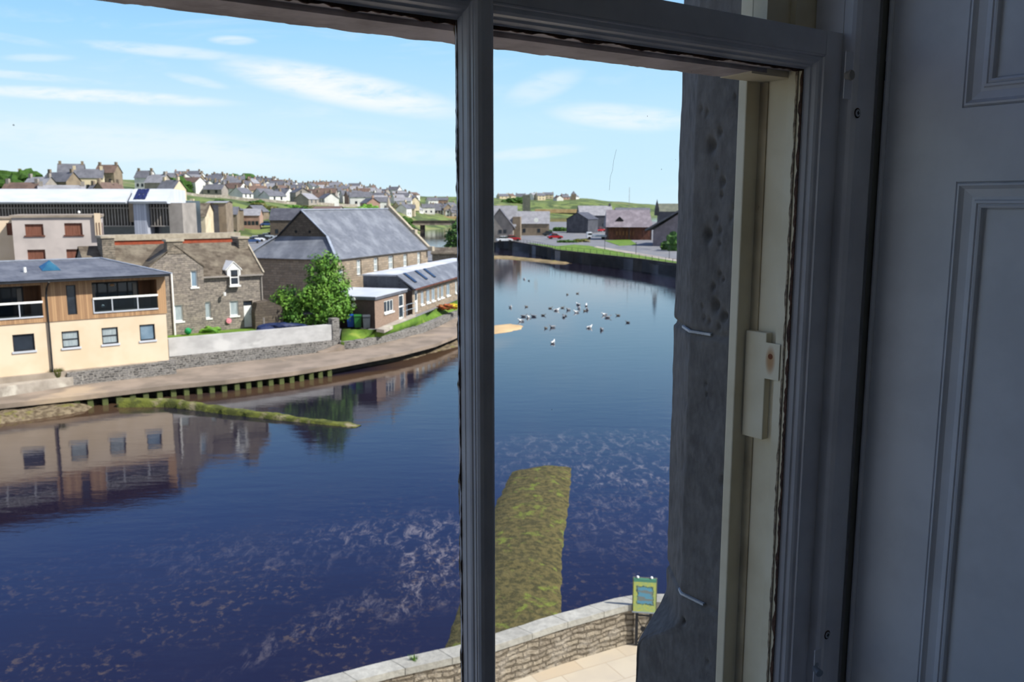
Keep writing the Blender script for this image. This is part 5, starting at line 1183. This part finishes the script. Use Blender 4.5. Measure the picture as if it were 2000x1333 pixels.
def auto_house(px,Y,where,grp,wm=None,rm=None,big=1.,th=None,py=380,**k):
    wm=wm or rnd.choice(WM); rm=rm or rnd.choice(RM); fl=1 if rnd.random()<.55 else 2
    house(px,py,rnd.uniform(7.5,11)*big,rnd.uniform(6,7.5)*big,(2.5 if fl==1 else 4.4)*big,rnd.uniform(2.,2.8)*big,th if th is not None else rnd.choice([62,75,88,100,115,25,155]),wm,rm,
          '%s %s house with %s roof %s'%('tall' if fl==2 else 'low',CN[wm],RN_[rm],where),group=grp,Y=Y,nwin=2,floors=fl,chim=rnd.choice(['both','l','r']),**k)
PL=[]
def place_word(px):
    for lim,t in ((245,'left of steep gable'),(345,'right of steep gable'),(430,'above the cottage'),(500,'left of hall gable'),(570,'over the hall gable'),(640,'over the ridge start'),(705,'over the mid ridge'),(760,'over the ridge end'),(830,'right of the finial'),(2000,'beside the glazing bar')):
        if px<lim: return t
def try_house(px,Y,row,grp,big=1.,wm=None,rm=None,py=380):
    X=(px-1000)/1720*Y
    wd=rnd.uniform(6.2,9)*big; dp=rnd.uniform(5.,6.)*big; r=.5*sqrt(wd*wd+dp*dp)+.2
    if any((X-x)**2+(Y+dp/2-y)**2<(r+q)**2 for x,y,q in PL): return False
    PL.append((X,Y+dp/2,r))
    wm=wm or rnd.choice(WM); rm=rm or rnd.choice(RM); fl=1 if rnd.random()<.5 else 2
    house(px,py,wd,dp,(2.3 if fl==1 else 3.8)*big,rnd.uniform(1.7,2.3)*big,rnd.choice([62,75,88,100,115,30,150,12]),wm,rm,
          '%s %s house, %s roof, %s, %s'%('tall' if fl==2 else 'low',CN[wm],RN_[rm],row,place_word(px)),group=grp,Y=Y,nwin=2,floors=fl,chim=rnd.choice(['both','l','r']))
    return True
for (y0,y1,a_,b__,cnt,row,grp) in [(590,625,345,900,110,'on the skyline','houses on the skyline'),(480,560,335,895,170,'high on the hill','houses on the upper hillside'),(400,470,340,800,130,'halfway up the hill','houses in the middle of the hillside'),(326,385,345,710,120,'above the hillside wall','houses above the green bank')]:
    for i in range(cnt):
        px=rnd.uniform(a_,b__); Y=rnd.uniform(y0,y1)
        if hz(px,Y)>(8 if px<700 else 5) and (len(PL)<240): try_house(px,Y,row,grp,wm=('house_white' if rnd.random()<.5 else None))
for px in range(725,895,21):
    Yh=540+rnd.uniform(-15,25)
    if hz(px,Yh)>2.6: try_house(px,Yh,'low on the slope','houses on the lower right slope',.9,rnd.choice(['house_white','house_grey','house_cream','house_white']),'roof_slate')
for (px,wm,lb) in [(800,'house_white','white shore house right behind the hall finial slope'),(838,'house_white','white shore house second above the tan harbour wall'),(855,'house_grey','grey shore house in the middle above the tan harbour wall'),(872,'house_white','tall white shore house with slate roof right of the grey one'),(890,'house_cream','cream shore house beside the glazing bar above the harbour wall')]:
    house(px,425,4.6 if px>800 else 6,6,5.0,2.2,84,wm,'roof_slate',lb,group='shore houses by the harbour wall',Y=530,base=2.6,nwin=2,floors=2)
for i,px in enumerate([985,1003,1016,1034,1046,1058,1072,1084,1096,1106,1128]):
    auto_house(px,930+rnd.uniform(-25,25),'on the headland right of the bar','houses on the headland',big=1.05)
p=A(1120,388,930); t_=empty('church_tower',(p.x,p.y,height(p.x,p.y))); tag(t_,'tiny pointed stone tower on the headland skyline','tower'); MB().box(-2.5,2.5,-2.5,2.5,-2,6).build('tower_wall','house_stone',t_); MB().add([(-2.5,-2.5,6),(2.5,-2.5,6),(2.5,2.5,6),(-2.5,2.5,6),(0,0,9.5)],[(0,1,4),(1,2,4),(2,3,4),(3,0,4)]).build('spire','roof_slate',t_)
# town roofs behind the louvred building (distinct ones)
TR=[(15,250,'house_stone','roof_brown',8,'brown roofed stone house at the left end behind the pale metal roof'),(62,235,'house_grey','roof_pale',9,'pale roofed house with white aerials left on the skyline'),
    (105,255,'house_stone','roof_slate',11,'long slate roofed house behind the pale metal roof, left of centre'),(140,290,'house_stone','roof_slate',9,'stone house with tall chimney stacks on the left skyline'),
    (172,270,'house_cream','roof_slate',10,'cream gabled house on the left skyline beside the steep gable'),(205,300,'house_stone','roof_brown',8,'brown roofed house just left of the steep stone gable'),
    (118,215,'house_grey','roof_pale',12,'low wide pale roofed building right behind the metal roof'),(30,215,'house_grey','roof_brown',10,'brown slate roof rising behind the metal roof far left'),
    (183,225,'house_stone','roof_slate',8,'slate roofed stone house below the steep gable'),(298,290,'house_grey','roof_pale',8,'grey house with pale roof right of the steep stone gable'),(322,262,'house_cream','roof_slate',7,'cream house with slate roof behind the right end of the metal roof'),(278,330,'house_white','roof_slate',7,'white house partly hidden right of the steep gable')]
for (px,Y,wm,rm,w_,lab) in TR: house(px,360,w_*.85,5.5,4.2,2.6,rnd.choice([70,95,110]),wm,rm,lab,Y=Y,nwin=3,floors=1)
house(243,360,11,8,4.5,5.2,2,'house_stone','roof_brown','steep stone gable with red-brown chimneys standing tallest on the left skyline',Y=225,nwin=0,chim='both')
# mid-distance town buildings between the cottage and the hall
def px_house(x0,x1,yr,ye,Y,d,th,wm,rm,lab,cat='house',base=1.9,nwin=2,floors=1,chim='r',end='gable'):
    xm=(x0+x1)/2; p=A(xm,ye,Y); w_=(x1-x0)/F*Y/max(abs(sin(R(th))),.35); hw=p.z-base; hr=max(A(xm,yr,Y+d/2).z-p.z-.1,.3)
    return house(xm,ye,w_,d,hw,hr,th,wm,rm,lab,cat=cat,Y=Y,base=base,nwin=nwin,floors=floors,chim=chim,end=end)
px_house(362,400,397,423,186,7,88,'house_cream','slate_brown','cream walled house with brown slate roof left of the tall dark building',nwin=0,chim='l')
q=px_house(404,440,393,397,192,6,86,'house_stone','roof_pale','tall sandstone ended building faced with dark slates behind the cottage',nwin=0,chim='')
f_=2.0; w__=(440-404)/F*192
MB().box(-w__/2+.1,w__/2-1.6,-.12,-.01,1,9.6).build('slate_face','slate_dark',q)
px_house(442,462,404,419,262,6,84,'house_stone','roof_slate','small brown stone house with slate roof right of the tall dark building',chim='')
px_house(460,474,407,411,266,6,60,'house_stone','roof_slate','narrow sandstone gable at the left end of the pinkish terrace',nwin=0,chim='')
px_house(474,506,408,421,270,6,84,'house_pink','roof_pale','pinkish terrace with pale grey roof behind the car park',nwin=4,chim='',base=4.4)
px_house(506,522,401,414,284,7,35,'house_stone','roof_slate','gabled stone house behind the right end of the pinkish terrace',nwin=0,chim='')
px_house(528,588,407,430,250,9,84,'dark_stone','slate_dark','wide low dark slate roofed building just left of the hall gable',nwin=3,chim='',base=2.5)
px_house(338,360,394,397,150,6,92,'house_grey','flat_roof','grey flat-topped block at the right end of the louvred building',nwin=1,chim='')
px_house(612,662,403,409,262,8,88,'house_grey','roof_brown','long brown-roofed shed just over the hall ridge on the left','shed',chim='',base=3)
px_house(668,712,407,411,268,8,88,'house_grey','roof_pale','grey-roofed shed just over the middle of the hall ridge','shed',chim='',base=3)
# cars
def car(px,py,z,theta,material,label,scale=1.,Y=None):
    p=G(px,py,z); f=Fr(p,theta); rt=f.empty('car'); rt.scale=(scale,)*3; tag(rt,label,'car')
    m=MB(); pl=[(-2.1,.3),(-2.1,.75),(-1.7,.9),(-1.1,.95),(1.0,.95),(1.8,.85),(2.1,.7),(2.1,.3)]
    m.prism([(x,-.85,z_) for x,z_ in pl],(0,1.7,0)).build('car_body',material,rt,bevel=.06)
    pl=[(-1.6,.93),(-1.0,1.42),(.35,1.45),(1.1,.93)]; m=MB(); m.prism([(x,-.75,z_) for x,z_ in pl],(0,1.5,0)); g=m.build('cabin_windows','car_glass',rt)
    MB().box(-1.05,.45,-.7,.7,1.43,1.50).build('car_roof',material,rt)
    for x in (-1.3,1.3):
        for y in (-.88,.68): MB().tube((x,y,.32),(x,y+.2,.32),.32,.32,14).build('wheel','tyre',rt)
    return rt
car(1084,467,2.,75,'red_car','red car parked alone in the middle of the right bank car park')
car(1073,461,2.,80,'dark_car','dark car half hidden behind the red car by the bushes')
car(1001,471,2.,80,'red_car','red car at the right end of the row beside the glazing bar')
car(985,473,2.,78,'white_car','white car in front of the row beside the glazing bar')
car(990,466,2.,84,'silver_car','silver car behind the white one beside the glazing bar')
car(976,463,2.,84,'dark_car','dark car against the gabled house beside the glazing bar')
car(1119,442,2.,60,'white_car','white car far back by the water between the grey buildings')
car(1172,453,2.,50,'red_car','dark red car beside the hipped roof building')
for i,(px,py,mt,lb) in enumerate([(492,468,'blue_car','blue-grey car first from the left in the park behind the cottage'),(501,465,'white_car','white car second in the park behind the cottage'),(512,462,'dark_car','dark car in the middle of the park behind the cottage'),(521,459,'silver_car','silver car right of the dark one behind the cottage'),(530,457,'blue_car','blue car last on the right in the park behind the cottage'),(475,441,'white_car','white van-like car in front of the pinkish terrace'),(508,441,'silver_car','silver car before the narrow gabled stone house'),(522,442,'blue_car','bluish car farthest right before the dark slate building')]):
    c_=car(px,py,2. if py>450 else 4.9,70,mt,lb)
    if py>450: c_.location=G(px,py+7,2.)
# pale flat-bed lorry
p=G(1166,468,2.03); f=Fr(p,88); rt=f.empty('pickup_truck'); tag(rt,'white flat-bed truck parked in front of the hipped roof building','truck')
MB().box(-2.9,-1.5,-.9,.9,.4,2.0).build('cab','white_car',rt,bevel=.08); MB().box(-1.4,2.6,-1,1,.7,1.25).build('flat_bed','silver_car',rt); MB().box(-2.6,-1.49,-.92,.92,1.25,1.75).build('cab_window','car_glass',rt)
for x in (-2.2,1.7):
    for y in (-.95,.7): MB().tube((x,y,.4),(x,y+.25,.4),.4,.4,14).build('wheel','tyre',rt)
# ================================================================== right bank buildings
def hb2(px,py,w,d,hw_,hr_,th,wm,rm,lab,z=2.,cat='building',**k):
    return house(px,py,w,d,hw_,hr_,th,wm,rm,lab,cat=cat,z=z,**k)
def poly_building(name,label,cat,wallpoly,depthvec,wm,roofquads,rm,extra=None):
    o=Vector(wallpoly[0]); r_=empty(name,o); tag(r_,label,cat)
    MB().prism([Vector(p)-o for p in wallpoly],depthvec).build('wall',wm,r_)
    m=MB(); m.closed_hint=False
    for q in roofquads: m.prism([Vector(p)-o for p in q],(0,0,.25))
    m.build('roof',rm,r_); return r_,o
# gable house beside glazing bar
f=Fr(G(1002,470,2.),95); rt=f.empty('gabled_house'); tag(rt,'grey-roofed house with front gable just right of the glazing bar','house')
zt=f.loc(990,402,4)[1]; ge=f.loc(1000,443)[1]; xg=f.loc(950,440)[0]; gp_=f.loc(968,408)[1]
m=MB(); m.closed_hint=False; m.add([(xg,0,-.5),(0,0,-.5),(0,0,ge),(xg/2,0,gp_),(xg,0,ge)],[(0,1,2,3,4)]).add([(0,0,-.5),(0,8,-.5),(0,8,ge),(0,0,ge)],[(0,1,2,3)]); m.build('wall','house_grey',rt)
m=MB(); m.prism([(xg/2,-.3,gp_+.15),(.5,-.3,ge-.35),(.5,-.3,ge-.55),(xg/2,-.3,gp_-.05)],(0,5,0)).prism([(xg/2,-.3,gp_+.15),(xg-.5,-.3,ge-.35),(xg-.5,-.3,ge-.55),(xg/2,-.3,gp_-.05)],(0,5,0)); m.build('gable_roof','roof_slate',rt)
m=MB(); m.closed_hint=False; m.add([(xg-4,1.5,ge),(f.loc(1007,443)[0],1.5,ge),(f.loc(1007,402)[0],6,zt),(xg-4,6,zt)],[(0,1,2,3)]).add([(f.loc(1007,443)[0],1.5,ge),(f.loc(1007,443)[0],8,ge),(f.loc(1007,402)[0],6,zt)],[(0,1,2)]); m.build('main_roof','roof_pale',rt)
for px in (977,986): x=f.loc(px,452)[0]; MB().box(x-.4,x+.4,-.06,.03,f.loc(px,456)[1],f.loc(px,449)[1]).build('window','pane_dark',rt)
MB().box(f.loc(1000,450)[0],f.loc(1015,450)[0],2,6,-.5,f.loc(1008,424)[1]).build('porch','house_stone',rt)
hb2(1038,460,11,8,3.7,3.6,92,'house_stone','roof_pale','low house with plain grey roof and dark doorway behind the car park',chim='',cat='house')
x=MB().box(-.9,.9,-.1,.1,0,2.6).build('dark_doorway','room_dark',bpy.data.objects[-1] if False else None); x.location=G(1027,452,2.); tag(x,'dark open doorway beside the grey-roofed house behind the car park','doorway')
p=A(1047,430,214); o=MB().tube((0,-.02,0),(0,.1,0),.55,.55,16).build('satellite_dish','white_frame'); o.location=(p.x,p.y-1.,p.z); tag(o,'white round dish on the grey roof behind the car park','dish')
p=G(1040,438,2.); t_=empty('green_tower',(p.x,p.y+180,2)); tag(t_,'thin dark green tower standing before the headland','tower')
hh=A(1040,381,p.y+180).z-2; MB().box(-2.6,2.6,-2,2,0,hh).build('tower_body','slate_green',t_)
# centre-back building
hb2(1165,447,13,10,5.2,3.6,86,'slate_dark','roof_pale','grey slated building with pinkish roof behind the white truck',chim='r')
hb2(1158,455,8,8,4.6,2.2,30,'slate_dark','slate_dark','dark slate-hung block with sloping roof left of the hipped roof',chim='',nwin=0)
# hipped roof centre building
f=Fr(G(1283,469,2.),93); rt=f.empty('hipped_roof_building'); tag(rt,'low building with wide pinkish-grey hipped roof and dark glazed front','building')
e0=f.loc(1183,444)[0]; e1=f.loc(1275,450)[0]; ez_=f.loc(1220,444)[1]; rzz=f.loc(1220,410,6)[1]; r0=f.loc(1180,410,6)[0]; r1=f.loc(1284,412,6)[0]
MB().box(e0+.4,e1-.2,.8,10,-.3,ez_).build('wall','dark_brown',rt)
m=MB(); m.closed_hint=False; m.add([(e0,-.5,ez_),(e1,-.5,ez_),(e1,12,ez_),(e0,12,ez_),(r0+.6,6,rzz),(r1-2.2,6,rzz)],[(0,1,5,4),(1,2,5),(2,3,4,5),(3,0,4),(0,3,2,1)]); m.build('roof','slate_pink',rt)
x,z=f.loc(1210,427,2.5); MB().add([(x-1.2,1.5,z-.6),(x+1.2,1.5,z-.6),(x,1.5,z+.5),(x,5,z+.5)],[(0,1,2),(0,2,3),(1,3,2)]).build('roof_vent','room_dark',rt)
m=MB()
for i in range(6):
    x=f.loc(1205+i*6.5,455)[0]; m.box(x-.25,x+.25,.6,.79,f.loc(1220,460)[1],f.loc(1220,452)[1])
m.build('shop_window','timber_dark',rt)
for x in (e0+.6,(e0+e1)/2,e1-.5): MB().box(x-.1,x+.1,-.3,-.1,-.1,ez_).build('post','dark_metal',rt)
# big barn at the right
f=Fr(G(1275,480,2.),112); rt=f.empty('slate_barn'); tag(rt,'large barn-like building with long sloping dark gable and green-grey roof at the right','building')
def P(px,py,y=0): x,z=f.loc(px,py,y); return (x,y,z)
w_=[P(1275,478),P(1420,512),P(1420,388),P(1345,404),P(1266,450)]
sl=(w_[3][2]-w_[4][2])/(w_[3][0]-w_[4][0]); xp=w_[3][0]+2.5; zp=w_[3][2]+sl*2.5; xe=2*xp-w_[4][0]; ze_=w_[4][2]
MB().prism([(w_[0][0],0,-.5),(xe-.6,0,-.5),(xe-.6,0,ze_),(xp,0,zp),(w_[0][0],0,w_[4][2])],(0,16,0)).build('gable_wall','slate_pink',rt)
a=(w_[4][0]-.6,-.6,w_[4][2]-.1)
MB().bar((a[0],-.6,a[2]+.1),(xp,-.6,zp+.3),.5,.35).bar((xe+.6,-.6,a[2]+.1),(xp,-.6,zp+.3),.5,.35).build('verge_board','roof_slate',rt)
m=MB(); m.prism([(a[0],-.5,a[2]+.2),(xp,-.5,zp+.4),(xp,-.5,zp+.15),(a[0],-.5,a[2]-.05)],(0,17,0)).prism([(xe+.6,-.5,a[2]+.2),(xp,-.5,zp+.4),(xp,-.5,zp+.15),(xe+.6,-.5,a[2]-.05)],(0,17,0)); m.build('roof','slate_green',rt)
hb2(1318,440,16,9,6.2,3.4,100,'slate_dark','slate_green','green-grey roofed building rising behind the barn',chim='',nwin=0)
hb2(1236,425,24,9,4.2,2.4,92,'slate_dark','roof_slate','long dark blue-roofed shed behind the hipped roof building',chim='',nwin=0)
for (px,py,Yv,lb) in ((1283,408,200,'small dark ventilator spire on the left end of the barn roof'),(1336,406,190,'small dark ventilator spire on the right part of the barn roof')):
    p=A(px,py,Yv); t_=MB().add([(-.5,-.5,-1.5),(.5,-.5,-1.5),(.5,.5,-1.5),(-.5,.5,-1.5),(-.45,-.45,0),(.45,-.45,0),(.45,.45,0),(-.45,.45,0),(0,0,2.2)],[(0,1,5,4),(1,2,6,5),(2,3,7,6),(3,0,4,7),(4,5,8),(5,6,8),(6,7,8),(7,4,8)]).build('roof_spire','dark_metal'); t_.location=p; tag(t_,lb,'ventilator')
# bushes
def bush(px,py,z,r,material,label,seed,Y=None):
    p=G(px,py,z) if Y is None else A(px,py,Y)
    if Y is not None: p.z=height(p.x,p.y)-.5
    m=MB(); rd=random.Random(seed)
    for i in range(4): m.blob((rd.uniform(-.6,.6)*r[0],rd.uniform(-.3,.3)*r[1],rd.uniform(.2,.5)*r[2]),(r[0]*.6,r[1]*.7,r[2]*.6),seed+i,3,.35,2.4)
    o=m.build('bush',material); o.location=p; tag(o,label,'bush'); return o
bush(1062,459,2.,(3.2,1.6,2.2),'scrub','dark green bush clump behind the red car',1); bush(1095,452,2.,(2.6,1.5,1.5),'scrub','rounded bush at the edge of the car park road',2)
bush(1112,474,2.,(2.6,1.0,.7),'scrub','low spreading bush in the road island',3); bush(1135,473,2.,(2.0,.9,.8),'moss','brownish low bush at the right end of the road island',4)
bush(1335,490,2.,(3.2,2.0,3.2),'leaf_dark','dark bush in front of the barn wall beside the stone jamb',5); bush(1305,488,2.,(2.0,1.4,1.6),'scrub','smaller shaded bush left of the dark bush by the barn',6)
HB=[(20,250,14,'round green treetop at the far left skyline'),(52,300,7,'small dark treetop beside the far left trees'),(342,330,10,'round green tree on the skyline above the middle of the hillside'),(465,520,14,'dark tree on the skyline above the white houses'),(495,540,6,'tiny pointed dark tree on the skyline'),
    (745,310,9,'dark tree group just above the hall ridge at its right end'),(778,330,9,'green tree group right of the hall finial'),(720,330,7,'green tree left of the hall finial'),(560,262,7,'dark bush on the bright green bank'),(590,258,7,'bright green bush beside the dark one on the bank'),(345,215,5,'green tree at the end of the metal roof'),(365,250,5,'small green tree beneath the hillside houses at the left'),(395,222,5,'scrubby green clump at the left of the bank'),(640,262,8,'bright green scrub above the sheds behind the hall')]
for i,(px,Y,r,lb) in enumerate(HB): bush(px,380,2,(r*.62,r*.5,r*.50),'leaf' if i%3==1 else ('leaf_dark' if i%2 else 'scrub'),lb,20+i,Y=Y)
bush(1002,392,2,(12,8,5),'scrub','green clump on the headland right of the glazing bar',60,Y=850)
sb=random.Random(3)
for i in range(34):
    px=sb.uniform(340,720); Y=sb.uniform(262,320)
    if not (5<hz(px,Y)<12.6): continue
    r=sb.uniform(1.6,4.2); bush(px,380,2,(r,r*.7,r*.42),sb.choice(['scrub','leaf','moss','scrub']),'%s scrub clump on the green bank, %s'%(sb.choice(['low','rounded','ragged','dense']),place_word(px)),100+i,Y=Y)['group']='scrub clumps on the green bank'
# lamp posts along the lawn
for i,(px,py,ht_,lb) in enumerate([(1181,489,55,'thin lamp post on the left part of the right bank lawn'),(1242,497,0,'thin lamp post in the middle of the right bank road'),(1307,506,0,'thin lamp post at the right end of the right bank lawn')]):
    p=G(px,py,2.); o=MB().tube((0,0,0),(0,0,2.2),.05,.04,8).box(-.12,.12,-.08,.08,2.2,2.32).build('lamp_post','dark_metal'); o.location=p; tag(o,lb,'post')
p=G(1228,470,2.); p=A(1228,440,260); o=MB().tube((0,0,0),(0,0,A(1228,366,260).z-2),.09,.05,8).build('tall_mast','house_grey'); o.location=(p.x,p.y,2); tag(o,'tall thin mast rising behind the hipped roof building','mast')
# ================================================================== gulls and ducks on the water
def gull(kind):
    r_=empty('gull'); big=1.0
    bm='gull_white' if kind=='white' else ('gull_grey' if kind=='grey' else 'duck_dark')
    m=MB(); N=9; vs=[];fs=[]
    for i,(x,ry,rz2,cz) in enumerate([(-.34,.01,.01,.13),(-.26,.05,.04,.11),(-.12,.11,.10,.09),(.04,.13,.12,.08),(.16,.11,.11,.10),(.22,.06,.07,.15),(.25,.045,.05,.22),(.31,.045,.045,.27),(.37,.01,.01,.26)]):
        for k in range(10): t=2*pi*k/10; vs.append((x,ry*cos(t),cz+rz2*sin(t)))
    for i in range(8):
        for k in range(10): fs.append((i*10+k,i*10+(k+1)%10,i*10+10+(k+1)%10,i*10+10+k))
    m.add(vs,fs); m.build('body',bm,r_,smooth=True)
    MB().blob((-.08,.10,.12),(.22,.035,.08),1,2,.02).blob((-.08,-.10,.12),(.22,.035,.08),2,2,.02).build('wings','gull_grey' if kind!='dark' else 'duck_dark',r_,smooth=True)
    MB().tube((.36,0,.26),(.43,0,.245),.014,.004,6).build('beak','orange_beak',r_)
    return r_
GP=[(1129,596,'white'),(1145,598,'white'),(1131,603,'white'),(1087,607,'white'),(1126,611,'white'),(1147,606,'grey'),(1142,608,'dark'),(1075,603,'dark'),(1099,602,'dark'),(1110,606,'grey'),(997,601,'white'),(1028,600,'dark'),(1023,619,'grey'),(1032,621,'white'),(1042,619,'grey'),(1061,617,'dark'),(1101,620,'grey'),(1151,641,'white'),(1226,631,'dark'),(1187,621,'grey'),(1181,616,'white'),(1207,617,'dark'),(1080,671,'white'),(1079,640,'grey'),(1103,618,'dark'),(1175,645,'grey'),(1024,546,'white'),(1033,549,'dark'),(1108,576,'dark'),(1128,574,'dark'),(1018,628,'white'),(1066,642,'dark')]
first={}
wd={'white':'white gull floating on the open river right of the glazing bar','grey':'grey young gull floating on the open river right of the glazing bar','dark':'small dark water bird floating on the open river right of the glazing bar'}
for i,(px,py,k) in enumerate(GP):
    if k not in first: first[k]=gull(k); q=first[k]
    else: q=copy_tree(first[k])
    p=G(px,py,0); q.location=(p.x,p.y,-.02); s=1.1 if k!='dark' else .8; q.scale=(s,s,s); q.rotation_euler=(0,0,rnd.uniform(0,6.28)); ar=('far out on the calm upper water' if py<590 else 'low down below the flock' if py>635 else 'left of the tight flock' if px<1075 else 'right of the tight flock' if px>1155 else 'in the tight flock')
    tag(q,{'white':'white gull floating ','grey':'grey young gull floating ','dark':'small dark water bird floating '}[k]+ar+' of the river','bird',{'white':'white gulls on the river','grey':'grey gulls on the river','dark':'dark water birds on the river'}[k])
